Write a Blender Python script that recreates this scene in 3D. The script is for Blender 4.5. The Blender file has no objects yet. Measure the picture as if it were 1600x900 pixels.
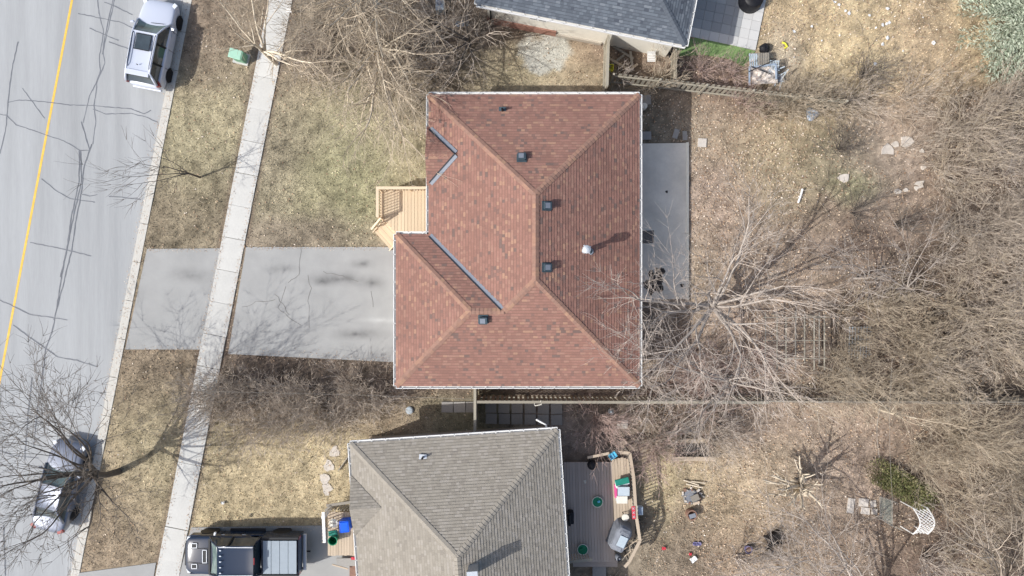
import bpy, math, random
import numpy as np
from mathutils import Vector, Matrix, noise as mnoise
random.seed(7); rng = np.random.default_rng(7)
PI = math.pi
# ------------------------------------------------------------------ camera, world, sun, exposure
H = 36.0; F = 1080.0                       # drone height in metres; focal length in pixels of the 1600 px picture
SC = bpy.context.scene
COL = bpy.context.collection
def W(px, py, z=0.0):
    k = (H - z) / F
    return Vector(((px - 800) * k, (450 - py) * k, z))
cam = bpy.data.cameras.new('camera'); cam.sensor_width = 36; cam.lens = 36 * F / 1600
cam.clip_end = 2000; cam.clip_start = 0.5
co = bpy.data.objects.new('camera', cam); COL.objects.link(co); co.location = (0, 0, H); SC.camera = co
ELEV = math.radians(42); SD = Vector((-0.935, -0.355, 0)).normalized()      # horizontal direction towards the sun
SV = Vector((SD.x * math.cos(ELEV), SD.y * math.cos(ELEV), math.sin(ELEV)))
wd = bpy.data.worlds.new('World'); SC.world = wd; wd.use_nodes = True
sky = wd.node_tree.nodes.new('ShaderNodeTexSky'); sky.sky_type = 'NISHITA'; sky.sun_disc = False
sky.sun_elevation = ELEV; sky.sun_rotation = math.atan2(SD.x, SD.y); sky.air_density = 1.0; sky.dust_density = 3; sky.ozone_density = .6
wd.node_tree.links.new(sky.outputs[0], wd.node_tree.nodes['Background'].inputs[0])
wd.node_tree.nodes['Background'].inputs[1].default_value = 0.14
sl = bpy.data.lights.new('sun', 'SUN'); sl.energy = 3.7; sl.angle = math.radians(0.53); sl.color = (1, .985, .955)
so = bpy.data.objects.new('sun', sl); COL.objects.link(so); so.rotation_euler = SV.to_track_quat('Z', 'Y').to_euler()
SC.view_settings.view_transform = 'Standard'; SC.view_settings.look = 'None'; SC.view_settings.exposure = 0.26
SC.view_settings.gamma = 1

# ------------------------------------------------------------------ materials
def lin(c):
    return tuple((v / 12.92 if v <= .04045 else ((v + .055) / 1.055) ** 2.4) for v in [x / 255 for x in c])
def mat(name, col, var=.15, scale=4.0, rough=.85, bump=0.0, metal=0.0, island=0.0, attr=None, stretch=None, rot=0,
        var2=0.0, scale2=.7, tint2=None, spec=.3, coat=0.0, alpha=None, trans=0.0, bscale=None, ramp=None):
    """procedural material: two octaves of noise colour variation, optional per-piece variation and fine bump"""
    m = bpy.data.materials.new(name); m.use_nodes = True; nt = m.node_tree; N = nt.nodes; L = nt.links
    b = N['Principled BSDF']; b.inputs['Roughness'].default_value = rough; b.inputs['Metallic'].default_value = metal
    b.inputs['Specular IOR Level'].default_value = spec; b.inputs['Coat Weight'].default_value = coat
    b.inputs['Coat Roughness'].default_value = .06
    tc = N.new('ShaderNodeTexCoord'); mp = N.new('ShaderNodeMapping'); L.new(tc.outputs['Object'], mp.inputs[0])
    if stretch: mp.inputs['Scale'].default_value = stretch
    mp.inputs['Rotation'].default_value = (0, 0, rot)
    def rgb(c):
        n = N.new('ShaderNodeRGB'); n.outputs[0].default_value = (*c, 1); return n.outputs[0]
    if attr:
        a = N.new('ShaderNodeAttribute'); a.attribute_name = attr; cur = a.outputs['Color']
    elif ramp:
        g = N.new('ShaderNodeNewGeometry'); cr = N.new('ShaderNodeValToRGB'); L.new(g.outputs['Random Per Island'], cr.inputs[0])
        e = cr.color_ramp.elements; cr.color_ramp.interpolation = 'CONSTANT'
        e[0].position = 0; e[0].color = (*ramp[0][1], 1); e[1].position = ramp[1][0]; e[1].color = (*ramp[1][1], 1)
        for p, c in ramp[2:]:
            x = e.new(p); x.color = (*c, 1)
        cur = cr.outputs[0]
    else: cur = rgb(col)
    def vary(cur, fac_out, amount):
        mr = N.new('ShaderNodeMapRange'); L.new(fac_out, mr.inputs[0])
        mr.inputs[1].default_value = .25; mr.inputs[2].default_value = .75
        mr.inputs[3].default_value = 1 - amount; mr.inputs[4].default_value = 1 + amount
        mx = N.new('ShaderNodeVectorMath'); mx.operation = 'SCALE'; L.new(cur, mx.inputs[0]); L.new(mr.outputs[0], mx.inputs['Scale'])
        return mx.outputs[0]
    def noise(sc, det=4):
        n = N.new('ShaderNodeTexNoise'); n.inputs['Scale'].default_value = sc; n.inputs['Detail'].default_value = det
        n.inputs['Roughness'].default_value = .6
        L.new(mp.outputs[0], n.inputs['Vector']); return n.outputs['Fac']
    if tint2 is not None:
        f = noise(scale2, 5); mr = N.new('ShaderNodeMapRange'); L.new(f, mr.inputs[0]); mr.inputs[1].default_value = .42; mr.inputs[2].default_value = .62
        mx = N.new('ShaderNodeMix'); mx.data_type = 'RGBA'; L.new(mr.outputs[0], mx.inputs[0]); L.new(cur, mx.inputs[6])
        mx.inputs[7].default_value = (*tint2, 1); cur = mx.outputs[2]
    elif var2: cur = vary(cur, noise(scale2, 3), var2)
    if var: cur = vary(cur, noise(scale), var)
    if island:
        g = N.new('ShaderNodeNewGeometry'); oi = N.new('ShaderNodeObjectInfo')
        ad = N.new('ShaderNodeMath'); ad.operation = 'ADD'; L.new(g.outputs['Random Per Island'], ad.inputs[0]); L.new(oi.outputs['Random'], ad.inputs[1])
        fr = N.new('ShaderNodeMath'); fr.operation = 'FRACT'; L.new(ad.outputs[0], fr.inputs[0])
        mr = N.new('ShaderNodeMapRange'); L.new(fr.outputs[0], mr.inputs[0]); mr.inputs[3].default_value = 1 - island; mr.inputs[4].default_value = 1 + island
        mx = N.new('ShaderNodeVectorMath'); mx.operation = 'SCALE'; L.new(cur, mx.inputs[0]); L.new(mr.outputs[0], mx.inputs['Scale']); cur = mx.outputs[0]
    L.new(cur, b.inputs['Base Color'])
    if bump:
        bp = N.new('ShaderNodeBump'); bp.inputs['Strength'].default_value = bump; bp.inputs['Distance'].default_value = .05
        L.new(noise(bscale or scale * 2.5, 5), bp.inputs['Height']); L.new(bp.outputs[0], b.inputs['Normal'])
    if alpha is not None: b.inputs['Alpha'].default_value = alpha
    if trans: b.inputs['Transmission Weight'].default_value = trans
    return m
S = lin
ROADROT = math.radians(11.1)
M = {}
M['ground'] = mat('ground_soil_and_thatch', (0.3, .25, .2), var=.22, scale=7, attr='Col', bump=.6, bscale=14, rough=1, spec=.05, var2=.1, scale2=1.5)
M['blade'] = mat('dry_grass_blade', (0.3, .25, .2), var=0, attr='Col', rough=.9, spec=.1, island=.3)
M['leaf'] = mat('fallen_leaf', (.3, .2, .1), var=0, rough=.8, spec=.15, ramp=[(0, S((160, 134, 110))), (.3, S((186, 160, 134))), (.5, S((116, 94, 78))), (.62, S((204, 184, 160))), (.9, S((226, 212, 196)))])
M['asphalt'] = mat('worn_road_asphalt', S((158, 160, 161)), var=.06, scale=30, rough=.9, bump=.15, stretch=(1.0, .06, 1), rot=ROADROT, var2=.16, scale2=.9)
M['drive'] = mat('driveway_asphalt', S((156, 156, 154)), var=.05, scale=35, rough=.9, bump=.15, var2=.09, scale2=.8)
M['stain'] = mat('driveway_stain', S((138, 138, 140)), var=.1, scale=4)
M['tar'] = mat('crack_sealant', S((108, 111, 117)), var=.15, scale=3, rough=.6)
M['hair'] = mat('hairline_crack', S((118, 116, 112)), var=.2, scale=3, rough=.9)
M['yellow'] = mat('road_line_yellow', S((222, 180, 80)), var=.15, scale=6, rough=.7)
M['conc'] = mat('sidewalk_concrete', S((192, 191, 186)), var=.06, scale=14, rough=.9, bump=.12, island=.05, var2=.08, scale2=1.2)
M['curb'] = mat('curb_concrete', S((190, 187, 179)), var=.1, scale=6, rough=.9, bump=.15)
M['patio'] = mat('patio_concrete', S((230, 222, 206)), var=.06, scale=5, rough=.75, bump=.08, var2=.16, scale2=.6)
M['patio_edge'] = mat('patio_edge_form', S((238, 232, 214)), var=.08, scale=8)
M['damp'] = mat('dark_damp_patch', S((70, 64, 60)), var=.3, scale=6)
M['paver_d'] = mat('charcoal_paver', S((152, 154, 155)), var=.06, scale=10, island=.10, rough=.85)
M['paver_lit'] = mat('sunlit_paver', S((192, 191, 188)), var=.05, scale=10, island=.05, rough=.85)
M['slab'] = mat('grey_paving_slab', S((150, 147, 142)), var=.1, scale=8, island=.12, rough=.9, bump=.1)
M['turf'] = mat('artificial_turf', S((122, 146, 94)), var=.15, scale=25, rough=1, bump=.4, spec=.1)
M['roof_red'] = mat('red_brown_shingles', (0, 0, 0), var=.10, scale=18, rough=.95, spec=.15, bump=.15, var2=.11, scale2=.45, ramp=[
    (0, S((140, 106, 95))), (.30, S((145, 110, 99))), (.52, S((135, 103, 93))), (.74, S((149, 116, 103))), (.86, S((126, 100, 92))), (.91, S((157, 124, 106))), (.96, S((114, 96, 90)))])
M['cap_red'] = mat('red_brown_ridge_caps', (0, 0, 0), var=.14, scale=7, rough=.95, spec=.15, ramp=[(0, S((144, 114, 101))), (.4, S((151, 119, 103))), (.7, S((139, 111, 99))), (.88, S((160, 128, 108)))])
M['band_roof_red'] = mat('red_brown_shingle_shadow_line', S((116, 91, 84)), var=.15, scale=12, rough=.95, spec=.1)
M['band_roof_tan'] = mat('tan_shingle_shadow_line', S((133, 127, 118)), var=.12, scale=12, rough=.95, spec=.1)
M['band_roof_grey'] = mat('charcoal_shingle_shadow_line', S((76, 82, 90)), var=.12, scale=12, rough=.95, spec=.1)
M['roof_tan'] = mat('weathered_tan_shingles', (0, 0, 0), var=.08, scale=18, rough=.95, spec=.15, bump=.15, var2=.05, scale2=.6, ramp=[
    (0, S((145, 139, 129))), (.3, S((149, 143, 133))), (.55, S((141, 135, 125))), (.75, S((154, 148, 139))), (.92, S((136, 130, 121)))])
M['cap_tan'] = mat('weathered_tan_ridge_caps', S((147, 141, 131)), var=.1, scale=9, rough=.95, island=.05, spec=.15)
M['roof_grey'] = mat('charcoal_shingles', (0, 0, 0), var=.1, scale=18, rough=.95, spec=.2, bump=.15, ramp=[
    (0, S((93, 99, 107))), (.35, S((100, 107, 115))), (.6, S((85, 91, 99))), (.85, S((112, 118, 125))), (.95, S((74, 79, 88)))])
M['cap_grey'] = mat('charcoal_ridge_caps', S((88, 94, 102)), var=.1, scale=9, rough=.95, island=.05, spec=.2)
M['white'] = mat('white_painted_metal', S((222, 222, 220)), var=.04, scale=6, rough=.45, spec=.4)
M['fascia'] = mat('white_fascia', S((214, 210, 202)), var=.05, scale=6, rough=.6)
M['brick'] = mat('red_brick_wall', S((150, 112, 98)), var=.15, scale=9, rough=.9, bump=.2)
M['stucco'] = mat('cream_wall', S((224, 219, 206)), var=.05, scale=5, rough=.9, bump=.1)
M['footing'] = mat('concrete_footing', S((172, 164, 152)), var=.1, scale=4, rough=.95)
M['greyside'] = mat('grey_siding', S((160, 160, 158)), var=.06, scale=5)
M['glass'] = mat('window_glass', S((60, 70, 76)), var=.1, scale=2, rough=.05, spec=.6)
M['flash'] = mat('grey_metal_flashing', S((122, 128, 138)), var=.1, scale=8, rough=.5)
M['valley_shade'] = mat('painted_valley_shadow', S((38, 40, 46)), var=.2, scale=8, rough=.6)
M['ventdark'] = mat('dark_plastic_vent', S((62, 76, 84)), var=.08, scale=8, rough=.5)
M['black'] = mat('black_plastic', S((28, 28, 32)), var=.15, scale=6, rough=.5)
M['galv'] = mat('galvanised_steel', S((198, 203, 208)), var=.08, scale=8, rough=.35, metal=.3, spec=.5)
M['newwood'] = mat('new_pine_boards', S((206, 186, 158)), var=.08, scale=10, stretch=(6, .6, 1), island=.09, rough=.75)
M['newrail'] = mat('new_pine_rail', S((212, 192, 164)), var=.06, scale=8, rough=.75, island=.05)
M['oldwood'] = mat('weathered_grey_boards', S((142, 136, 126)), var=.15, scale=9, rough=.9, island=.16)
M['fence'] = mat('weathered_fence_wood', S((154, 148, 134)), var=.14, scale=8, rough=.9, island=.14)
M['deckwood'] = mat('brown_deck_boards', S((172, 160, 150)), var=.14, scale=8, rough=.85, island=.10)
M['tanwood'] = mat('sun_bleached_wood', S((184, 168, 148)), var=.1, scale=9, rough=.85, island=.1)
M['stone'] = mat('pale_flat_stone', S((196, 188, 178)), var=.12, scale=6, rough=.9, bump=.2, island=.08)
M['bark_dark'] = mat('dark_grey_bark', S((104, 96, 88)), var=.2, scale=12, rough=.95, spec=.1)
M['bark_tan'] = mat('pale_tan_bark', S((206, 194, 174)), var=.18, scale=6, rough=.9, spec=.1)
M['bark_grey'] = mat('silver_grey_bark', S((176, 167, 158)), var=.15, scale=6, rough=.9, spec=.1)
M['twig'] = mat('bare_twig', S((190, 177, 162)), var=0, rough=.9, spec=.1, island=.22)
M['twig_red'] = mat('reddish_twig', S((186, 164, 154)), var=0, rough=.9, spec=.1, island=.2)
M['twig_dark'] = mat('dark_twig', S((122, 114, 106)), var=0, rough=.9, spec=.1, island=.2)
M['twig_grey'] = mat('pale_grey_twig', S((188, 177, 167)), var=0, rough=.9, spec=.1, island=.15)
M['twig_tan'] = mat('pale_tan_twig', S((188, 174, 154)), var=0, rough=.9, spec=.1, island=.18)
M['spruce'] = mat('silver_spruce_needles', (0, 0, 0), var=0, rough=.8, spec=.1, ramp=[(0, S((156, 166, 148))), (.3, S((176, 184, 166))), (.6, S((134, 146, 126))), (.8, S((192, 198, 180)))])
M['juniper'] = mat('green_juniper_needles', (0, 0, 0), var=0, rough=.8, spec=.1, ramp=[(0, S((118, 122, 82))), (.3, S((140, 140, 96))), (.55, S((98, 104, 68))), (.8, S((154, 144, 112)))])
M['whitecar'] = mat('white_car_paint', S((192, 198, 212)), var=0, rough=.3, spec=.5, coat=1)
M['silvercar'] = mat('silver_car_paint', S((108, 115, 130)), var=0, rough=.4, metal=.3, coat=1)
M['truckpaint'] = mat('dark_blue_grey_truck_paint', S((34, 48, 68)), var=0, rough=.18, metal=0, coat=.3, spec=.35)
M['tonneau'] = mat('grey_folding_bed_cover', S((146, 156, 164)), var=.05, scale=5, rough=.55)
M['carglass'] = mat('car_glass', S((58, 68, 74)), var=.25, scale=3, rough=.04, spec=.8)
M['windscreen'] = mat('greenish_windscreen', S((104, 120, 118)), var=.3, scale=3.5, rough=.05, spec=.8)
M['tyre'] = mat('tyre_rubber', S((34, 34, 36)), var=.1, scale=20, rough=.8)
M['rim'] = mat('alloy_rim', S((130, 132, 138)), var=.1, scale=20, rough=.35, metal=.7)
M['redlens'] = mat('red_lamp_lens', S((140, 28, 34)), var=.1, scale=20, rough=.2, coat=1)
M['clearlens'] = mat('clear_lamp_lens', S((214, 220, 226)), var=.1, scale=20, rough=.1, coat=1)
M['trim'] = mat('black_car_trim', S((30, 32, 36)), var=0, rough=.5)
M['mint'] = mat('mint_green_enamel', S((164, 204, 182)), var=.05, scale=6, rough=.5)
M['mint_d'] = mat('darker_green_enamel', S((116, 160, 134)), var=.05, scale=6, rough=.5)
M['blue'] = mat('bright_blue_plastic', S((20, 92, 222)), var=.08, scale=6, rough=.35)
M['green'] = mat('dark_green_plastic', S((24, 122, 88)), var=.1, scale=6, rough=.4)
M['teal'] = mat('teal_plastic', S((42, 128, 112)), var=.1, scale=6, rough=.4)
M['cyan'] = mat('light_blue_plastic', S((96, 184, 214)), var=.1, scale=6, rough=.4)
M['red'] = mat('faded_red_board', S((196, 66, 78)), var=.12, scale=9, rough=.7)
M['pink'] = mat('magenta_fabric', S((206, 84, 138)), var=.1, scale=9, rough=.8)
M['plum'] = mat('plum_fabric', S((120, 62, 92)), var=.1, scale=9, rough=.8)
M['greycloth'] = mat('grey_barbecue_cover', S((124, 128, 136)), var=.14, scale=5, rough=.7, bump=.3)
M['palecloth'] = mat('pale_grey_fabric', S((178, 190, 198)), var=.08, scale=6, rough=.8)
M['tarp'] = mat('blue_grey_tarp', S((150, 164, 180)), var=.15, scale=4, rough=.6, bump=.3)
M['offwhite'] = mat('off_white_plastic', S((220, 216, 204)), var=.06, scale=6, rough=.5)
M['rust'] = mat('rusty_brown_metal', S((132, 104, 90)), var=.25, scale=7, rough=.8)
M['char'] = mat('charred_black_wood', S((44, 40, 38)), var=.3, scale=7, rough=.9)
M['yel'] = mat('yellow_plastic', S((220, 214, 70)), var=.1, scale=7, rough=.5)
M['wire'] = mat('weathered_pale_cable', S((146, 141, 132)), var=.1, scale=3, rough=.6)
M['violet'] = mat('violet_plastic', S((112, 108, 146)), var=.1, scale=7, rough=.5)
M['mulch'] = mat('mulch', S((120, 96, 84)), var=.3, scale=12)

# ------------------------------------------------------------------ object helpers
def tag(o, label=None, cat=None, group=None, kind=None):
    if label: o['label'] = label
    if cat: o['category'] = cat
    if group: o['group'] = group
    if kind: o['kind'] = kind
    return o
def thing(name, label, cat, loc=(0, 0, 0), rz=0, group=None, kind=None):
    o = bpy.data.objects.new(name, None); COL.objects.link(o); o.empty_display_size = .2
    o.location = loc; o.rotation_euler = (0, 0, rz); return tag(o, label, cat, group, kind)
class MB:
    """collects vertices and faces, then links them as one mesh object"""
    def __init__(s): s.v = []; s.f = []
    def poly(s, pts):
        n = len(s.v); s.v += [tuple(p) for p in pts]; s.f.append(tuple(range(n, n + len(pts)))); return s
    def box(s, c, size, rz=0, rot=None):
        hx, hy, hz = [a / 2 for a in size]; R = rot if rot is not None else Matrix.Rotation(rz, 3, 'Z'); n = len(s.v); c = Vector(c)
        for sx, sy, sz in ((-1, -1, -1), (1, -1, -1), (1, 1, -1), (-1, 1, -1), (-1, -1, 1), (1, -1, 1), (1, 1, 1), (-1, 1, 1)):
            s.v.append(tuple(c + R @ Vector((sx * hx, sy * hy, sz * hz))))
        for f in ((0, 3, 2, 1), (4, 5, 6, 7), (0, 1, 5, 4), (1, 2, 6, 5), (2, 3, 7, 6), (3, 0, 4, 7)): s.f.append(tuple(n + i for i in f))
        return s
    def beam(s, a, b, w, h, up=Vector((0, 0, 1))):
        a = Vector(a); b = Vector(b); d = b - a; L = d.length; d = d / L
        y = up.cross(d)
        if y.length < 1e-4: y = Vector((0, 1, 0))
        y.normalize(); z = d.cross(y); return s.box((a + b) / 2, (L, w, h), rot=Matrix((d, y, z)).transposed())
    def prism(s, pts, z0, z1):
        n = len(s.v); k = len(pts)
        a = sum(pts[i][0] * pts[(i + 1) % k][1] - pts[(i + 1) % k][0] * pts[i][1] for i in range(k))
        if a < 0: pts = pts[::-1]
        s.v += [(p[0], p[1], z0) for p in pts] + [(p[0], p[1], z1) for p in pts]
        s.f.append(tuple(n + i for i in range(k))[::-1]); s.f.append(tuple(n + k + i for i in range(k)))
        for i in range(k): j = (i + 1) % k; s.f.append((n + i, n + j, n + k + j, n + k + i))
        return s
    def tube(s, pts, r, n=8, cap=True):
        pts = [Vector(p) for p in pts]; r = r if isinstance(r, (list, tuple)) else [r] * len(pts); base = len(s.v)
        for i, p in enumerate(pts):
            d = (pts[min(i + 1, len(pts) - 1)] - pts[max(i - 1, 0)]).normalized()
            a = Vector((0, 0, 1)) if abs(d.z) < .9 else Vector((1, 0, 0))
            x = d.cross(a).normalized(); y = d.cross(x)
            for k in range(n): t = 2 * PI * k / n; s.v.append(tuple(p + (x * math.cos(t) + y * math.sin(t)) * r[i]))
        for i in range(len(pts) - 1):
            for k in range(n):
                j = (k + 1) % n; s.f.append((base + i * n + k, base + (i + 1) * n + k, base + (i + 1) * n + j, base + i * n + j))
        if cap:
            s.f.append(tuple(base + k for k in range(n))); s.f.append(tuple(base + (len(pts) - 1) * n + k for k in range(n))[::-1])
        return s
    def lathe(s, c, prof, n=20, axis='Z'):
        base = len(s.v); c = Vector(c)
        for r, z in prof:
            for k in range(n):
                t = 2 * PI * k / n
                p = Vector((r * math.cos(t), r * math.sin(t), z)) if axis == 'Z' else Vector((r * math.cos(t), z, r * math.sin(t)))
                s.v.append(tuple(c + p))
        for i in range(len(prof) - 1):
            for k in range(n): j = (k + 1) % n; s.f.append((base + i * n + k, base + i * n + j, base + (i + 1) * n + j, base + (i + 1) * n + k))
        s.f.append(tuple(base + k for k in range(n))[::-1]); s.f.append(tuple(base + (len(prof) - 1) * n + k for k in range(n)))
        return s
    def patch(s, c00, c10, c11, c01, nu=8, nv=8, bulge=0.0, edge=0.0):
        """bilinear patch with a bulge along its normal"""
        c00, c10, c11, c01 = map(Vector, (c00, c10, c11, c01)); nrm = (c10 - c00).cross(c01 - c00).normalized(); b0 = len(s.v)
        for j in range(nv + 1):
            v = j / nv
            for i in range(nu + 1):
                u = i / nu; p = (c00 * (1 - u) + c10 * u) * (1 - v) + (c01 * (1 - u) + c11 * u) * v
                q = (1 - (2 * u - 1) ** 2) * .5 + (1 - (2 * v - 1) ** 2) * .5
                e = edge * (1 - min(1, min(u, 1 - u, v, 1 - v) * 6)) if edge else 0
                s.v.append(tuple(p + nrm * (bulge * q - e)))
        for j in range(nv):
            for i in range(nu): a = b0 + j * (nu + 1) + i; s.f.append((a, a + 1, a + nu + 2, a + nu + 1))
        return s
    def build(s, name, m, parent=None, world=True, smooth=False, loc=None, kind=None, bevel=0):
        off = Vector((0, 0, 0))
        if loc is not None: off = Vector(loc)
        elif parent is not None and world: off = wloc(parent)
        me = bpy.data.meshes.new(name)
        me.from_pydata([(v[0] - off.x, v[1] - off.y, v[2] - off.z) for v in s.v], [], s.f)
        me.materials.append(m if not isinstance(m, str) else M[m])
        if smooth: me.shade_smooth()
        o = bpy.data.objects.new(name, me); COL.objects.link(o)
        if parent is not None: o.parent = parent
        if loc is not None: o.location = loc
        if kind: o['kind'] = kind
        if bevel:
            bv = o.modifiers.new('bevel', 'BEVEL'); bv.width = bevel; bv.segments = 2; bv.limit_method = 'ANGLE'
        return o
def wloc(o):
    p = Vector((0, 0, 0))
    while o is not None: p = p + Vector(o.location); o = o.parent
    return p
_cubes = {}
def piece(name, m, parent, c, size, rz=0, rot=None):
    """one box-shaped piece as an object of its own, mesh data shared per material; c in world metres (parents not rotated)"""
    k = m
    if k not in _cubes:
        b = MB().box((0, 0, 0), (1, 1, 1)); me = bpy.data.meshes.new(name); me.from_pydata(b.v, [], b.f); me.materials.append(M[m]); _cubes[k] = me
    o = bpy.data.objects.new(name, _cubes[k]); COL.objects.link(o)
    o.parent = parent; o.location = Vector(c) - (wloc(parent) if parent else Vector((0, 0, 0))); o.scale = size
    if rot is not None: o.rotation_euler = rot.to_euler()
    else: o.rotation_euler = (0, 0, rz)
    return o
def piece_ab(name, m, parent, a, b, w, h):
    a = Vector(a); b = Vector(b); d = b - a; L = d.length; d = d / L; up = Vector((0, 0, 1)); y = up.cross(d)
    if y.length < 1e-4: y = Vector((0, 1, 0))
    y.normalize(); z = d.cross(y)
    return piece(name, m, parent, (a + b) / 2, (L, w, h), rot=Matrix((d, y, z)).transposed())

# ------------------------------------------------------------------ the ground
def inpoly(X, Y, poly):
    r = np.zeros(X.shape, bool); n = len(poly); j = n - 1
    for i in range(n):
        xi, yi = poly[i][0], poly[i][1]; xj, yj = poly[j][0], poly[j][1]
        c = ((yi > Y) != (yj > Y)) & (X < (xj - xi) * (Y - yi) / (yj - yi + 1e-12) + xi); r ^= c; j = i
    return r
def vnoise(X, Y, sc, seed):
    g = np.random.default_rng(seed).random((256, 256)); x = X / sc + 90.3; y = Y / sc + 77.7
    xi = np.floor(x).astype(int); yi = np.floor(y).astype(int); fx = x - xi; fy = y - yi; fx = fx * fx * (3 - 2 * fx); fy = fy * fy * (3 - 2 * fy)
    a = g[xi % 256, yi % 256]; b = g[(xi + 1) % 256, yi % 256]; c = g[xi % 256, (yi + 1) % 256]; d = g[(xi + 1) % 256, (yi + 1) % 256]
    return (a * (1 - fx) + b * fx) * (1 - fy) + (c * (1 - fx) + d * fx) * fy
def fbm(X, Y, sc, seed): return (vnoise(X, Y, sc, seed) * .5 + vnoise(X, Y, sc / 2.1, seed + 1) * .3 + vnoise(X, Y, sc / 4.3, seed + 2) * .2)
CURB = lambda py: 266 - .196 * (py - 140)
SIDE = lambda py: 409 - .196 * (py - 150)
# (px, py, radius x, radius y, sRGB colour, weight): patches of lawn, thatch, bare soil, leaf litter; ground under brush and hedge darkened to paint in shade
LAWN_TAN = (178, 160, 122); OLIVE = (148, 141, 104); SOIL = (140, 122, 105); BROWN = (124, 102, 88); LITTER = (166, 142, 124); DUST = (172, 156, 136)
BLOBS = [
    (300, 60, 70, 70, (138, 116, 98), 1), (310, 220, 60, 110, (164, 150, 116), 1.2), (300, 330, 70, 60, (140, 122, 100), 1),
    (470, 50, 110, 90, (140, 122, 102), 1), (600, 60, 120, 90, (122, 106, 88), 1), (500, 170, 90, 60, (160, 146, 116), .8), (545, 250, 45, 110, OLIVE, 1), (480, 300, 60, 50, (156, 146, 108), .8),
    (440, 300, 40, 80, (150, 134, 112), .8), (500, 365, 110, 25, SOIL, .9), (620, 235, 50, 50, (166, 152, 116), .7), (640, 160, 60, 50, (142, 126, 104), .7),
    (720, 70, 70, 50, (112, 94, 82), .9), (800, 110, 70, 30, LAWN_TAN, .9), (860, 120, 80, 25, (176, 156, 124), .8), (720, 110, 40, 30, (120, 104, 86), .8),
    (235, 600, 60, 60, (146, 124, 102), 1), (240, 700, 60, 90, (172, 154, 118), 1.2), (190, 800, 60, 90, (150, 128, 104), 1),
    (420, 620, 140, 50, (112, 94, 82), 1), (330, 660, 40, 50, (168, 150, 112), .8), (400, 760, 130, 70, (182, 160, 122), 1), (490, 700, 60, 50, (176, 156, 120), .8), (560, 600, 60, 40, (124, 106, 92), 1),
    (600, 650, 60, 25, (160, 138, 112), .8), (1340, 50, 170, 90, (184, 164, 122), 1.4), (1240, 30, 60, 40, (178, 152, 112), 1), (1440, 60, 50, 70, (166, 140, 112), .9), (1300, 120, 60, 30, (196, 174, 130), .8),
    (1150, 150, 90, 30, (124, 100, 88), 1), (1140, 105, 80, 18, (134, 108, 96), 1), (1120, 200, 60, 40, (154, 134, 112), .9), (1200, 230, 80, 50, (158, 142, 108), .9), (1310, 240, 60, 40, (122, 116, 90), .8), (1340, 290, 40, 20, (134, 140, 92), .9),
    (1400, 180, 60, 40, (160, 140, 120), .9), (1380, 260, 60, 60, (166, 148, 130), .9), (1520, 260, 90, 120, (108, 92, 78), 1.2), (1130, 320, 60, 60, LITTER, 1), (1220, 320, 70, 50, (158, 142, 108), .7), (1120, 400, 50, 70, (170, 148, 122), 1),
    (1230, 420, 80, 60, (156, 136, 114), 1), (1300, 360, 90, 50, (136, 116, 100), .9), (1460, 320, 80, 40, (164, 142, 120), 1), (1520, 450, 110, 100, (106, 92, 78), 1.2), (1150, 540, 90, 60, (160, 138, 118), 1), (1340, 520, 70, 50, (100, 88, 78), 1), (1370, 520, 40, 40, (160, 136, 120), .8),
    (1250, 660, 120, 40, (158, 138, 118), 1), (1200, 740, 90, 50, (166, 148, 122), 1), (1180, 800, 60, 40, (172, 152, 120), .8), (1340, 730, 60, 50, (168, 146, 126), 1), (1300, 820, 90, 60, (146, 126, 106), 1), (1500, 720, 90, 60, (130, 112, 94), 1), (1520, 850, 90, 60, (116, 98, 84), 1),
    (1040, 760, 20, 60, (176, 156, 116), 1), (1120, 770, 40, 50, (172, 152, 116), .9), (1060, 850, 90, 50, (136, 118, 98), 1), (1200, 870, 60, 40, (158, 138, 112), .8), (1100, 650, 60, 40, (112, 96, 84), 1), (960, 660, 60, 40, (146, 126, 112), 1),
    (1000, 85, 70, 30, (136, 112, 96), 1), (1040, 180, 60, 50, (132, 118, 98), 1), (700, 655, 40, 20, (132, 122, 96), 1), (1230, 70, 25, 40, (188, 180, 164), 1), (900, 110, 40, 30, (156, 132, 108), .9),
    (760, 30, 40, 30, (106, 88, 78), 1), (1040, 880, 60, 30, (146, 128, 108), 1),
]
CONCR = (855, 82, 52, 30, (186, 180, 170))
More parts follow.
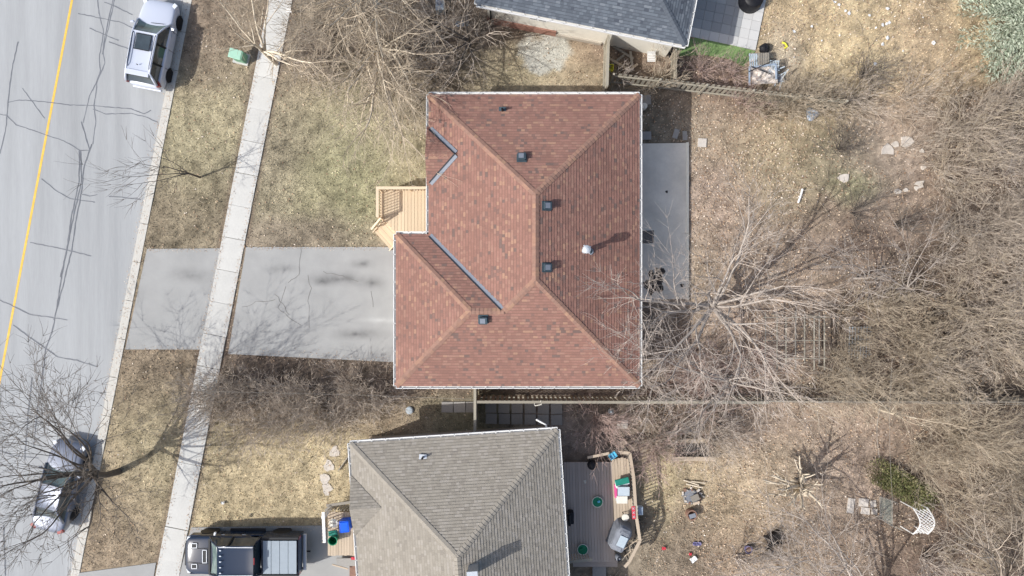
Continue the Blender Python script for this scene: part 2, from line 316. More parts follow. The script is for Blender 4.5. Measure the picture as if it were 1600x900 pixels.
def gcol(X, Y):
    """dry-ground base colour (linear) at world x, y"""
    px = X / .033333 + 800; py = 450 - Y / .033333
    px = px + (fbm(X, Y, 2.2, 3) - .5) * 60; py = py + (fbm(X, Y, 2.2, 13) - .5) * 60
    acc = np.zeros(X.shape + (3,)); ws = np.full(X.shape, 1e-3)
    acc += np.array(S(SOIL)) * ws[..., None] * 1.0
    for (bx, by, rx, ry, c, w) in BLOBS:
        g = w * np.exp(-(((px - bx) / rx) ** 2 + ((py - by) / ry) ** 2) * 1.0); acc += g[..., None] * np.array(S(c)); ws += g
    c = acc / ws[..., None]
    # patchy thatch: light straw and dark soil at several sizes
    n = fbm(X, Y, .9, 21); n2 = fbm(X, Y, .28, 31); n3 = fbm(X, Y, 3.0, 41)
    c = c * (1 + (n - .5) * .7 + (n2 - .5) * .95 + (n3 - .5) * .3)[..., None]
    # concrete remains by the north fence
    bx, by, rx, ry, cc = CONCR
    d = ((px - bx) / rx) ** 2 + ((py - by) / ry) ** 2 + (n2 - .5) * .8; t = np.clip((1.1 - d) * 2.2, 0, 1)[..., None]
    c = c * (1 - t) + np.array(S(cc)) * t
    # trodden bare edge along the sidewalk
    dd = np.abs((X / .033333 + 800) - SIDE(450 - Y / .033333)) - 20; t = (np.exp(-(np.clip(dd, 0, 99) / 4.5) ** 2) * .6 * (dd > -2))[..., None]
    c = c * (1 - t) + np.array(S((120, 98, 84))) * t
    g = c.mean(-1, keepdims=True); c = (g + (c - g) * .72) * (np.array([.975, 1.0, .955]) + np.clip((X[..., None] - 7) / 4, 0, 1) * np.array([.015, -.03, -.005]))
    return np.clip(c * 1.02, .02, .8)
def curbdist(X, Y):      # metres east of the curb centre line
    return X - (CURB(450 - Y / .033333) - 800) * .033333
def gheight(X, Y):
    z = -.015 + (fbm(X, Y, 1.6, 51) - .5) * .05 + (fbm(X, Y, .35, 61) - .5) * .03
    z = np.where(curbdist(X, Y) < 0.0, -.35, z)
    return z
def colour_mesh(name, V, Fc, C, m, kind):
    me = bpy.data.meshes.new(name)
    nv, nf, k = len(V), len(Fc), Fc.shape[1]
    me.vertices.add(nv); me.vertices.foreach_set('co', V.astype(np.float32).ravel())
    me.loops.add(nf * k); me.loops.foreach_set('vertex_index', Fc.astype(np.int32).ravel())
    me.polygons.add(nf); me.polygons.foreach_set('loop_start', np.arange(0, nf * k, k, dtype=np.int32)); me.polygons.foreach_set('loop_total', np.full(nf, k, dtype=np.int32))
    me.update(calc_edges=True)
    if C is not None:
        at = me.color_attributes.new('Col', 'FLOAT_COLOR', 'POINT'); at.data.foreach_set('color', np.concatenate([C, np.ones((nv, 1))], 1).astype(np.float32).ravel())
    me.materials.append(M[m]); o = bpy.data.objects.new(name, me); COL.objects.link(o)
    if kind: o['kind'] = kind
    return o
def make_ground():
    xs = np.arange(-36, 36.01, .13); ys = np.arange(-24, 24.01, .13); X, Y = np.meshgrid(xs, ys); nx, ny = len(xs), len(ys)
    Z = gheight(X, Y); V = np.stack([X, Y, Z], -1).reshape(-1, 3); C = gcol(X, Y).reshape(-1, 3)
    i = np.arange(nx - 1); j = np.arange(ny - 1); I, J = np.meshgrid(i, j); a = (J * nx + I).ravel()
    Fc = np.stack([a, a + 1, a + nx + 1, a + nx], 1)
    o = colour_mesh('ground', V, Fc, C, 'ground', 'structure'); o.data.shade_smooth()
    M['far'] = mat('far_dry_ground', S((146, 130, 108)), var=.25, scale=1.5, rough=1, var2=.2, scale2=.1)
    MB().poly([(-500, -500, -.45), (500, -500, -.45), (500, 500, -.45), (-500, 500, -.45)]).build('terrain', 'far', kind='structure')
make_ground()
def PX(pts, z=0): return [W(p[0], p[1], z) for p in pts]
def sheet(name, pts, z, m, kind='structure', thick=.12):
    return MB().prism([W(p[0], p[1], 0).xy for p in pts], z - thick, z).build(name, m, kind=kind)
# road, curb, line, crack sealant
road = sheet('road', [(-500, -250), (CURB(-250), -250), (CURB(1150), 1150), (-500, 1150)], -.12, 'asphalt')
ln = MB()
ln.prism([W(110 + .19 * 250 - 1.8, -250).xy, W(110 + .19 * 250 + 1.8, -250).xy, W(110 - .19 * 1150 + 1.8, 1150).xy, W(110 - .19 * 1150 - 1.8, 1150).xy], -.122, -.115)
ln.build('centre_line', 'yellow', road, kind='structure')
def wiggle_line(mb, pts, w, z, amp=.02, step=.16, tz=.004):
    P = [W(p[0], p[1], z) for p in pts]; Q = []
    for a, b in zip(P[:-1], P[1:]):
        n = max(1, int((b - a).length / step))
        for i in range(n):
            t = i / n; q = a.lerp(b, t); d = (b - a).normalized(); q = q + Vector((-d.y, d.x, 0)) * random.uniform(-amp, amp); Q.append(q)
    Q.append(P[-1])
    L = []; R = []
    for i, q in enumerate(Q):
        d = (Q[min(i + 1, len(Q) - 1)] - Q[max(0, i - 1)]).normalized(); nn = Vector((-d.y, d.x, 0)); ww = w * random.uniform(.3, .65); L.append(q + nn * ww); R.append(q - nn * ww)
    b = len(mb.v)
    for l, r in zip(L, R): mb.v += [tuple(l), tuple(r)]
    for i in range(len(L) - 1): mb.f.append((b + 2 * i, b + 2 * i + 1, b + 2 * i + 3, b + 2 * i + 2))
CR = [[(150, -20), (155, 20), (162, 50), (155, 90), (157, 110), (150, 130), (140, 150), (135, 170), (130, 192)],
      [(183, -20), (170, 40), (161, 80), (164, 98), (152, 126), (147, 165), (150, 190), (145, 225)], [(178, -10), (172, 20), (163, 60), (160, 85)],
      [(12, 160), (30, 156), (80, 160), (110, 164), (145, 165), (205, 170), (225, 178), (236, 172)], [(145, 170), (165, 178), (205, 177), (228, 183), (247, 191)], [(35, 138), (55, 165), (70, 185)],
      [(-20, 176), (10, 180), (25, 195), (70, 210), (100, 220), (125, 235)], [(28, 65), (18, 110), (12, 160), (10, 195), (0, 240)], [(122, 21), (165, 30), (190, 35), (210, 45)], [(140, 44), (165, 55), (185, 63)],
      [(170, 65), (200, 76)], [(163, 3), (180, 10), (207, 23)], [(65, 279), (90, 300), (110, 310), (148, 316)], [(128, 304), (140, 306), (152, 304)], [(170, 307), (200, 309), (220, 312)],
      [(127, 190), (140, 235), (124, 235), (123, 285), (111, 340), (104, 390), (94, 433)], [(143, 225), (131, 260), (127, 300), (118, 345), (112, 390), (102, 430), (92, 470), (84, 500)], [(126, 235), (127, 285), (116, 330), (106, 380), (98, 420), (90, 470), (82, 515), (71, 545), (66, 590), (58, 640), (52, 700)],
      [(47, 379), (85, 386), (110, 392), (142, 400)], [(-10, 465), (20, 478), (45, 491), (80, 496), (105, 500)], [(20, 508), (50, 530), (90, 558), (120, 563), (152, 573)], [(50, 590), (44, 640), (38, 720)],
      [(-10, 700), (20, 712), (60, 716)], [(5, 820), (8, 900)]]
cs = MB()
for k, c in enumerate(CR): wiggle_line(cs, c, .046, -.1155 + .0006 * k, amp=.015)
cs.build('crack_sealant', 'tar', road, kind='structure')
# curb built from cast lengths
for i in range(22):
    y0 = -130 + i * 60; a = W(CURB(y0), y0); b = W(CURB(y0 + 59.2), y0 + 59.2); d = (b - a)
    o = piece('curb_stone', 'curb', road, (a + b) / 2 + Vector((0, 0, -.06)), (.42, d.length, .16), rz=math.atan2(d.y, d.x) - PI / 2)
# sidewalk slabs
walk = thing('sidewalk', None, None, W(340, 500), kind='structure')
walk['label'] = 'pale concrete sidewalk of square slabs'; del walk['label']
for i in range(24):
    y0 = -130 + i * 50.3 + random.uniform(-.5, .5); a = W(SIDE(y0), y0); b = W(SIDE(y0 + 50), y0 + 50); d = b - a
    o = piece('slab', 'conc', walk, (a + b) / 2 + Vector((random.uniform(-.01, .01), 0, -.04 + random.uniform(-.006, .006))), (1.2, d.length - .008, .16), rz=math.atan2(d.y, d.x) - PI / 2)
dw = sheet('driveway', [(385, 386), (622, 386), (622, 566), (356.5, 553)], .03, 'drive')
ap = sheet('driveway_apron', [(230, 389), (346, 388), (314, 546), (196, 546)], .026, 'drive')
dw2 = sheet('driveway_south', [(299, 824), (500, 821), (545, 835), (562, 870), (568, 1000), (256, 1000)], .03, 'drive')
ap2 = sheet('driveway_apron_south', [(124, 895), (244, 879), (224, 1000), (100, 1000)], .026, 'drive')
def soft_stains(m, spots, col):
    """oil and tyre stains as soft noise-broken ellipses in the surface colour; spots = (px, py, rx, ry, strength)"""
    nt = m.node_tree; N = nt.nodes; L = nt.links; b = N['Principled BSDF']; cur = b.inputs['Base Color'].links[0].from_socket; tc = N.new('ShaderNodeTexCoord')
    nz = N.new('ShaderNodeTexNoise'); nz.inputs['Scale'].default_value = 2.2; nz.inputs['Detail'].default_value = 6; L.new(tc.outputs['Object'], nz.inputs['Vector'])
    for (px, py, rx, ry, k) in spots:
        c = W(px, py); mp = N.new('ShaderNodeMapping'); mp.vector_type = 'TEXTURE'; mp.inputs['Location'].default_value = (c.x, c.y, 0); mp.inputs['Scale'].default_value = (rx / 30, ry / 30, 50); L.new(tc.outputs['Object'], mp.inputs[0])
        g = N.new('ShaderNodeTexGradient'); g.gradient_type = 'QUADRATIC_SPHERE'; L.new(mp.outputs[0], g.inputs[0])
        mu = N.new('ShaderNodeMath'); mu.operation = 'MULTIPLY'; L.new(g.outputs['Fac'], mu.inputs[0]); L.new(nz.outputs['Fac'], mu.inputs[1])
        m2 = N.new('ShaderNodeMath'); m2.operation = 'MULTIPLY'; m2.use_clamp = True; L.new(mu.outputs[0], m2.inputs[0]); m2.inputs[1].default_value = k * 2
        mx = N.new('ShaderNodeMix'); mx.data_type = 'RGBA'; L.new(m2.outputs[0], mx.inputs[0]); L.new(cur, mx.inputs[6]); mx.inputs[7].default_value = (*col, 1); cur = mx.outputs[2]
    L.new(cur, b.inputs['Base Color'])
soft_stains(M['drive'], [(530, 436, 85, 18, .7), (505, 440, 26, 12, .8), (582, 442, 34, 18, .6), (566, 412, 28, 12, .7), (560, 522, 70, 14, .7), (300, 430, 60, 20, .5), (440, 420, 50, 12, .4)], S((84, 84, 84)))
soft_stains(M['drive'], [(600, 500, 70, 8, .35)], S((205, 205, 203)))
hc = MB()
for k, c in enumerate([[(480, 430), (486, 450), (482, 470), (483, 512)], [(447, 448), (440, 470), (435, 480), (445, 490), (455, 498), (470, 508)], [(378, 480), (400, 472), (430, 468)], [(579, 455), (583, 480)], [(470, 386), (468, 430), (450, 442)], [(430, 460), (442, 475), (452, 492)],
          [(505, 425), (530, 430), (560, 440)]]):
    wiggle_line(hc, c, .022, .0345 + .0006 * k, amp=.05, step=.2)
hc.build('hairline_crack', 'hair', dw, kind='structure')
def blotch(mb, px, py, rx, ry, z, n=26, j=.3, rot=0):
    c = W(px, py); pts = []
    ph = random.random() * 9
    for i in range(n):
        t = 2 * PI * i / n; r = 1 + j * (math.sin(3 * t + ph) * .4 + math.sin(5 * t + ph * 2) * .35 + random.uniform(-.4, .4)); x = math.cos(t) * rx * r / 30; y = math.sin(t) * ry * r / 30
        pts.append((c.x + x * math.cos(rot) - y * math.sin(rot), c.y + x * math.sin(rot) + y * math.cos(rot)))
    mb.poly([(p[0], p[1], z) for p in pts])
# rear patio and paved yard of the north house
pat = sheet('patio', [(995, 225), (1071.5, 224), (1071.5, 467), (995, 468)], .10, 'patio')
pe = MB(); pe.prism([W(1071.5, 223).xy, W(1075.5, 223).xy, W(1075.5, 468).xy, W(1071.5, 468).xy], -.05, .115); pe.build('patio_edge', 'patio_edge', pat, kind='structure')
dp = MB(); blotch(dp, 1021, 443, 13, 16, .1045, j=.5); blotch(dp, 1030, 428, 7, 12, .1049, j=.5); blotch(dp, 1010, 446, 6, 5, .1052, j=.6); blotch(dp, 1065, 446, 3, 3, .1045); blotch(dp, 1041, 300, 2, 2, .1047); dp.build('damp_patch', 'damp', pat, kind='structure')
M['patch'] = mat('mottled_patch', S((122, 116, 110)), var=.5, scale=9)
MB().prism([W(1001, 361).xy, W(1021, 360).xy, W(1021, 380).xy, W(1002, 381).xy], .099, .106).build('stained_patch', 'patch', pat, kind='structure')

# ------------------------------------------------------------------ roofs and houses
def clip_rect(poly, a, b, c, d):
    """convex polygon (u, v) clipped to the rectangle a<u<b, c<v<d"""
    def cut(P, f):
        out = []
        for i in range(len(P)):
            p = P[i]; q = P[(i + 1) % len(P)]; fp = f(p); fq = f(q)
            if fp >= 0: out.append(p)
            if (fp >= 0) != (fq >= 0):
                t = fp / (fp - fq); out.append((p[0] + (q[0] - p[0]) * t, p[1] + (q[1] - p[1]) * t))
        return out
    for f in (lambda p: p[0] - a, lambda p: b - p[0], lambda p: p[1] - c, lambda p: d - p[1]):
        poly = cut(poly, f)
        if len(poly) < 3: return []
    return poly
def shingles(poly3, m, parent, name='shingles', ex=.142, tw=(.12, .25), thick=.016, u=None):
    """lapped courses of single tabs over a convex slope; edge 0-1 is the eave; mesh of real stepped pieces"""
    P = [Vector(p) for p in poly3]; u = (P[1] - P[0]).normalized() if u is None else u; n = (P[1] - P[0]).cross(P[-1] - P[0]).normalized()
    if n.z < 0: n = -n
    v = n.cross(u)
    if v.z < 0: v = -v
    Q = [((p - P[0]).dot(u), (p - P[0]).dot(v)) for p in P]
    mb = MB(); band = []; u0 = min(q[0] for q in Q); u1 = max(q[0] for q in Q); v0 = min(q[1] for q in Q); v1 = max(q[1] for q in Q)
    k = 0; vv = v0
    while vv < v1:
        uu = u0 - random.random() * .3
        while uu < u1:
            w = random.uniform(*tw); R = clip_rect(Q, uu, uu + w, vv, vv + ex)
            if R:
                h = thick + random.choice((0, 0, .006)) + random.uniform(0, .003)
                def pt(q): t = (q[1] - vv) / ex; return P[0] + u * q[0] + v * q[1] + n * (.012 + h * (1 - t) + .002 * t)
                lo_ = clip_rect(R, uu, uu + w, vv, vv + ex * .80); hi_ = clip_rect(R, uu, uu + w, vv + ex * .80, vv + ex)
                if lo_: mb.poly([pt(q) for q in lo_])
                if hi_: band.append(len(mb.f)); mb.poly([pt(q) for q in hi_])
                L = [q for q in R if abs(q[1] - vv) < 1e-5]
                if len(L) >= 2:
                    a = min(L); b = max(L); A = pt(a); B = pt(b); mb.poly([A - n * h, B - n * h, B, A])
            uu += w
        vv += ex; k += 1
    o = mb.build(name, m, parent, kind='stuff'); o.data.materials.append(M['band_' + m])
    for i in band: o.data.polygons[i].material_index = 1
    return o
def caps(a, b, drop, m, parent, width=.15, step=.19):
    """folded cap shingles lapped along a hip or ridge from the low end a to the high end b"""
    a = Vector(a); b = Vector(b); d = (b - a); L = d.length; d = d / L; s = d.cross(Vector((0, 0, 1))).normalized(); mb = MB(); n = int(L / step)
    for i in range(n + 1):
        t0 = i * step; t1 = min(L, t0 + step * 1.05)
        if t1 - t0 < .02: continue
        w = width + random.uniform(-.006, .006); up0 = Vector((0, 0, .058)); up1 = Vector((0, 0, .038))
        c0 = a + d * t0; c1 = a + d * t1
        l0 = c0 + s * w - Vector((0, 0, drop * w)) ; r0 = c0 - s * w - Vector((0, 0, drop * w)); l1 = c1 + s * w - Vector((0, 0, drop * w)); r1 = c1 - s * w - Vector((0, 0, drop * w))
        mb.poly([l0 + up0, c0 + up0, c1 + up1, l1 + up1]); mb.poly([c0 + up0, r0 + up0, r1 + up1, c1 + up1])
        mb.poly([l0, c0, c0 + up0, l0 + up0]); mb.poly([c0, r0, r0 + up0, c0 + up0]); mb.poly([l0 + up0, l1 + up1, l1, l0]); mb.poly([r0, r1, r1 + up1, r0 + up0])
    return mb.build('ridge_cap', m, parent, kind='stuff')
def gutter(a, b, out, parent, z):
    """white open channel with strap hangers along one eave; out points away from the house"""
    a = Vector((a[0], a[1], z)); b = Vector((b[0], b[1], z)); d = (b - a).normalized(); o = Vector(out).normalized(); mb = MB()
    mb.beam(a + o * .115 + Vector((0, 0, -.05)), b + o * .115 + Vector((0, 0, -.05)), .035, .12)
    mb.beam(a + o * .055 + Vector((0, 0, -.105)), b + o * .055 + Vector((0, 0, -.105)), .10, .012)
    L = (b - a).length; t = .3
    while t < L:
        mb.box(a + d * t + o * .055 + Vector((0, 0, .004)), (.035, .15, .012), rz=math.atan2(d.y, d.x)); t += .66
    mb.box(a + o * .06 + Vector((0, 0, -.05)), (.02, .12, .118), rz=math.atan2(d.y, d.x)); mb.box(b + o * .06 + Vector((0, 0, -.05)), (.02, .12, .118), rz=math.atan2(d.y, d.x))
    return mb.build('gutter', 'white', parent)
def inset(poly, d):
    """offset a CCW polygon inwards"""
    n = len(poly); out = []
    for i in range(n):
        p0 = Vector(poly[i - 1]).to_2d(); p1 = Vector(poly[i]).to_2d(); p2 = Vector(poly[(i + 1) % n]).to_2d()
        e1 = (p1 - p0).normalized(); e2 = (p2 - p1).normalized(); n1 = Vector((-e1.y, e1.x)); n2 = Vector((-e2.y, e2.x))
        k = (n1 + n2) / (1 + n1.dot(n2)); out.append(p1 + k * d)
    return out
def house_shell(root, foot, ze, wallmat, over=.38, base=None):
    """walls, footing and soffit under an eave outline (CCW, world xy)"""
    w = inset(foot, over)
    n = len(w)
    MB().prism([(p.x, p.y) for p in w], -.05, ze - .13).build('wall', wallmat, root)
    if base: MB().prism([(p.x, p.y) for p in inset(foot, over - .03)], -.05, .45).build('footing', base, root)
    mb = MB(); mb.prism([(p[0], p[1]) for p in foot], ze - .12, ze - .015); mb.build('soffit', 'fascia', root)
def window(root, c, d, w=1.2, h=1.0):
    """framed window centred at c on a wall running along d"""
    c = Vector(c); d = Vector(d).normalized(); rz = math.atan2(d.y, d.x)
    f = MB().box(c, (w, .08, h), rz=rz).build('window', 'white', root)
    for s in (-1, 1): MB().box(c + d * s * w / 4, (w / 2 - .1, .10, h - .14), rz=rz).build('pane', 'glass', f)
    return f
def slope_face(root, pts):   # deck under the shingles
    return [tuple(p) for p in pts]
PITCH = 5 / 12
def roofpoint(px, py, z): return W(px, py, z)
# ---- main house
ZE = 3.0
hm = thing('brick_bungalow', 'bungalow under the large red-brown shingled hip roof in the middle of the lot', 'house', (1.0, 2.0, 0))
xw, xm, xe = W(619, 0, ZE).x, W(670, 0, ZE).x, W(999, 0, ZE).x
yn, yw, ys = W(0, 148, ZE).y, W(0, 366, ZE).y, W(0, 603, ZE).y
foot = [(xw, ys), (xe, ys), (xe, yn), (xm, yn), (xm, yw), (xw, yw)]
house_shell(hm, foot, ZE, 'brick', base='footing')
hw = (xe - xm) / 2; zr = ZE + hw * PITCH; rx = (xe + xm) / 2; rN = (rx, yn - hw, zr); rS = (rx, ys + hw, zr)
hw2 = (yw - ys) / 2; zr2 = ZE + hw2 * PITCH; ry = (yw + ys) / 2; rW = (xw + hw2, ry, zr2); rV = (xm + hw2, ry, zr2)
E = ZE
SW, SE, NE, NW, IN, WN = (xw, ys, E), (xe, ys, E), (xe, yn, E), (xm, yn, E), (xm, yw, E), (xw, yw, E)
slopes = {'east': [SE, NE, rN, rS], 'north': [NE, NW, rN], 'west': [NW, IN, rV, rS, rN], 'south': [SW, SE, rS, rV, rW], 'wing_west': [WN, SW, rW], 'wing_north': [IN, WN, rW, rV]}
mb = MB()
for s in slopes.values(): mb.poly(s)
mb.poly([SW, WN, IN, NW, NE, SE])
roof = mb.build('roof', 'cap_red', hm)
for nm, s in slopes.items():
    if nm == 'south':      # split into convex pieces sharing the same courses
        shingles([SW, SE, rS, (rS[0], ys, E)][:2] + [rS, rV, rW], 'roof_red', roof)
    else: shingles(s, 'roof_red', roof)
# small gable on the west slope
g0, g1, gm = W(0, 199, E).y, W(0, 290, E).y, None
gm = (g0 + g1) / 2; gh = (g0 - g1) / 2; zg = E + gh * PITCH; gx = xm + gh; gxf = xm - .10
GN, GS, GP, GR = (xm, g0, E), (xm, g1, E), (gx, gm, zg), (gxf, gm, zg)
gn2 = (gxf, g0, E); gs2 = (gxf, g1, E)
lift = .03
L3 = lambda p, dz=lift: (p[0], p[1], p[2] + dz)
mb = MB(); mb.poly([L3(gn2, .02), L3(GR, .02), L3(GP, .02), L3(GN, .02)]); mb.poly([L3(gs2, .02), L3(GS, .02), L3(GP, .02), L3(GR, .02)]); mb.poly([gn2, gs2, L3(GR, 0)]); mb.build('gable_end', 'fascia', roof)
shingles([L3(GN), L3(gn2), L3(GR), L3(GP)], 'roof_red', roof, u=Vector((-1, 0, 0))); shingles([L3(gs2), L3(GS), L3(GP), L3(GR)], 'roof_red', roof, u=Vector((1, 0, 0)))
R2 = PITCH * .7071
for a, b, dr in ((NE, rN, R2), (NW, rN, R2), (SE, rS, R2), (rV, rS, R2), (rS, rN, PITCH), (SW, rW, R2), (WN, rW, R2), (rV, rW, PITCH), (L3(GR, .0), L3(GP, .0), PITCH)):
    caps(a, b, dr, 'cap_red', roof)
def flashing(a, b, side, parent):
    a = Vector(a); b = Vector(b); d = (b - a).normalized(); s = d.cross(Vector((0, 0, 1))).normalized() * side; up = Vector((0, 0, .05))
    MB().beam(a + up + s * .04, b + up + s * .04, .17, .02).build('valley_flashing', 'flash', parent)
    MB().beam(a + up * 1.3 - s * .07, b + up * 1.3 - s * .07, .055, .05).build('valley_shadow_strip', 'valley_shade', parent)  # dark strip painting the shadow of the shingle edges beside the flashing
flashing(Vector(IN) + Vector((.06, -.06, .03)), Vector(rV) + Vector((-.1, .1, -.04)), -1, roof)
flashing(Vector(GN) + Vector((.08, -.08, .05)), Vector(GP) + Vector((-.05, .05, .02)), -1, roof)
flashing(Vector(GS) + Vector((.08, .08, .05)), Vector(GP) + Vector((-.05, -.05, .02)), 1, roof)
def roofz(x, y):   # height of the main block's and the wing's planes
    zm = E + PITCH * max(0, min(x - xm, xe - x, yn - y, y - ys)) if x > xm else 0
    zw = E + PITCH * max(0, min(x - xw, yw - y, y - ys)) if y < yw else 0
    return max(zm, zw)
def on_roof(px, py):
    z = E + 1
    for _ in range(8): p = W(px, py, z); z = roofz(p.x, p.y)
    return W(px, py, z)
for (px, py, ax) in ((815, 248, 'n'), (853, 322, 'e'), (853, 418, 'e'), (755, 498, 's')):
    p = on_roof(px, py); v = MB(); g = {'n': (0, -.4167), 'e': (-.4167, 0), 's': (0, .4167)}[ax]
    nrm = Vector((-g[0], -g[1], 1)).normalized(); z = nrm; x = Vector((1, 0, 0)) - z * z.x; x.normalize(); y = z.cross(x); R = Matrix((x, y, z)).transposed()
    v.box(p + z * .06, (.46, .44, .03), rot=R); v.box(p + z * .15, (.30, .29, .16), rot=R); v.box(p + z * .235, (.38, .34, .05), rot=R)
    v.build('roof_vent', 'ventdark', roof, bevel=.012)
    MB().box(p + z * .265 - x * .02, (.24, .24, .012), rot=R).build('vent_lid', 'flash', roof)
p = on_roof(785, 173); pl = MB().box(p + Vector((0, 0, .03)), (.34, .34, .02), rot=Matrix.Rotation(-math.atan(.4167), 3, 'X').inverted()).build('pipe_flashing', 'ventdark', roof)
MB().lathe(p, [(.05, -.02), (.05, .36), (.035, .36), (.035, .2)], 12).build('plumbing_pipe', 'black', roof)
p = on_roof(913, 391.5)
MB().lathe(p, [(.16, -.03), (.13, .06), (.09, .12), (.085, .12), (.085, .80), (.15, .82), (.15, .9), (.19, .92), (.19, 1.08), (.17, 1.12), (.08, 1.17), (.01, 1.18)], 20).build('flue', 'galv', roof, smooth=False)
for k in range(4):
    t = k * PI / 2 + .6; MB().box(p + Vector((math.cos(t) * .19, math.sin(t) * .19, 1.0)), (.08, .05, .10), rz=t).build('flue_bracket', 'galv', roof)
p2 = on_roof(922, 393); MB().lathe(p2, [(.12, -.02), (.10, .05), (.05, .09), (.05, .42), (.035, .42), (.035, .3)], 12).build('vent_pipe', 'ventdark', roof)
MB().lathe(p2, [(.17, .0), (.15, .035)], 14).build('pipe_collar', 'flash', roof)
y215, y275 = W(0, 215, E).y, W(0, 276, E).y
gutter(SW, SE, (0, -1, 0), hm, E); gutter(SE, NE, (1, 0, 0), hm, E); gutter(NE, NW, (0, 1, 0), hm, E)
gutter(NW, (xm, y215), (-1, 0, 0), hm, E); gutter((xm, y275), IN, (-1, 0, 0), hm, E); gutter(IN, WN, (0, 1, 0), hm, E); gutter(WN, SW, (-1, 0, 0), hm, E)
for (x, y, dx, dy, w) in ((xm + .38, 6.8, 0, 1, 1.8), (xm + .38, 8.2, 0, 1, 1.2), (0, yn - .38, 1, 0, 1.2), (3.2, yn - .38, 1, 0, 1.2), (xe - .38, 7.4, 0, 1, 1.4), (xe - .38, -2.5, 0, 1, 1.4), (-3.0, ys + .38, 1, 0, 1.0), (1.5, ys + .38, 1, 0, 1.0)):
    window(hm, (x, y, 1.75), (dx, dy, 0), w)
dr = MB().box((xm + .38, 3.5, 1.75), (.1, .95, 2.05)).build('door', 'white', hm); MB().box((xm + .30, 3.15, 1.75), (.06, .04, .14)).build('handle', 'black', dr)
gd = MB().box((xw + .38, -1.1, 1.15), (.1, 4.6, 2.2)).build('garage_door', 'white', hm)
for k in range(3): MB().box((xw + .325, -1.1, .6 + k * .55), (.02, 4.5, .03)).build('panel_groove', 'fascia', gd)
sd = MB().box((xe - .38, 2.6, 1.15), (.1, 1.8, 2.1)).build('patio_door', 'white', hm); MB().box((xe - .33, 2.6, 1.15), (.06, 1.6, 1.9)).build('pane', 'glass', sd)
# downspouts
MB().tube([(xe - .1, ys + .15, E - .1), (xe - .32, ys + .3, E - .3), (xe - .32, ys + .3, .2), (xe + .1, ys + .3, .08)], .04, 6).build('downspout', 'white', hm)

# ---- front porch deck
ZD = .72
pd = thing('front_porch', 'new pale pine porch deck with railing and angled steps before the red-roofed house', 'porch', W(630, 330, 0))
c1, c2 = W(597, 300, ZD), W(672, 364, ZD)
xl, xr, yt, yb = W(595.5, 0, ZD).x, xm + .36, W(0, 298, ZD).y, yw - .36
cut = W(600, 343, ZD); cut2 = W(626, 372, ZD)
n = 18; bw = (xr - xl) / n
for i in range(n):      # boards run north-south; the south-west corner is cut by the steps
    x = xl + (i + .5) * bw; t = min(max((x - cut.x) / (cut2.x - cut.x), 0), 1); y0 = cut.y + (cut2.y - cut.y) * t - .02
    y0 = max(y0, yw - .38 - .0) if x > xw + .4 else y0
    piece('deck_board', 'newwood', pd, (x, (yt + y0) / 2, ZD - .02 + random.uniform(-.003, .003)), (bw - .012, yt - y0, .04))
fr = MB(); fr.beam((xl, yt, ZD - .14), (xr, yt, ZD - .14), .04, .2); fr.beam((xl, yt, ZD - .14), (xl, cut.y, ZD - .14), .04, .2); fr.beam((cut.x, cut.y, ZD - .14), (cut2.x, cut2.y, ZD - .14), .04, .2); fr.build('rim_joist', 'newrail', pd)
ZR = ZD + .98
for (x, y) in ((xl, yt), (xl, cut.y + .06), ((xl + xr) / 2, yt), (xr - .1, yt)):
    piece('railing_post', 'newrail', pd, (x, y, ZR / 2), (.09, .09, ZR - .02))
for a, b in (((xl, yt), (xr, yt)), ((xl, yt), (xl, cut.y + .02))):
    A = Vector((*a, ZR)); B = Vector((*b, ZR)); d = (B - A).normalized()
    A2 = A - d * .07 if a[1] == b[1] else A - d * .072 * -1
    piece_ab('top_rail', 'newrail', pd, A2, B, .14, .04)
    piece_ab('bottom_rail', 'newrail', pd, Vector((*a, ZD + .09)), Vector((*b, ZD + .09)), .04, .05)
    L = (B - A).length; k = int(L / .14)
    for i in range(1, k):
        q = A + d * (L * i / k); piece('baluster', 'newrail', pd, (q.x, q.y, ZD + .50), (.038, .038, .86))
# steps run down to the south-west
sd_ = Vector((-(cut2.y - cut.y), (cut2.x - cut.x), 0)).normalized() * -1
if sd_.y > 0: sd_ = -sd_
al = Vector((cut2.x - cut.x, cut2.y - cut.y, 0)); aln = al.normalized(); wd_ = 1.28
for k in range(3):
    z = ZD - .18 * (k + 1); c = Vector((cut.x, cut.y, 0)) + aln * (wd_ / 2 + .02) + sd_ * (.15 + .27 * k)
    for h in (-1, 1): piece('tread', 'newwood', pd, (c.x + sd_.x * h * .067, c.y + sd_.y * h * .067, z - .02), (wd_, .128, .04), rz=math.atan2(aln.y, aln.x))
    c3 = c + sd_ * .12; piece('riser', 'newrail', pd, (c3.x, c3.y, z - .11), (wd_ - .05, .02, .14), rz=math.atan2(aln.y, aln.x))
for s in (0, wd_):
    a = Vector((cut.x, cut.y, 0)) + aln * s; piece_ab('stringer', 'newrail', pd, a + Vector((0, 0, ZD - .12)), a + sd_ * .86 + Vector((0, 0, .1)), .04, .26)
for s in range(3):
    a = Vector((cut.x, cut.y, 0)) + aln * -.03 + sd_ * (.02 + .27 * s); piece('step_baluster', 'newrail', pd, (a.x, a.y, ZD - .18 * s + .32), (.04, .04, .7))
a = Vector((cut.x, cut.y, ZD + .72)) - aln * .03; piece_ab('step_rail', 'newrail', pd, a, a + sd_ * .8 + Vector((0, 0, -.55)), .09, .04)
mt = MB().box((xr - .25, W(0, 342, ZD).y, ZD + .012), (.36, 1.3, .018)).build('door_mat', 'black'); tag(mt, 'dark door mat lying on the new porch against the house wall', 'mat')

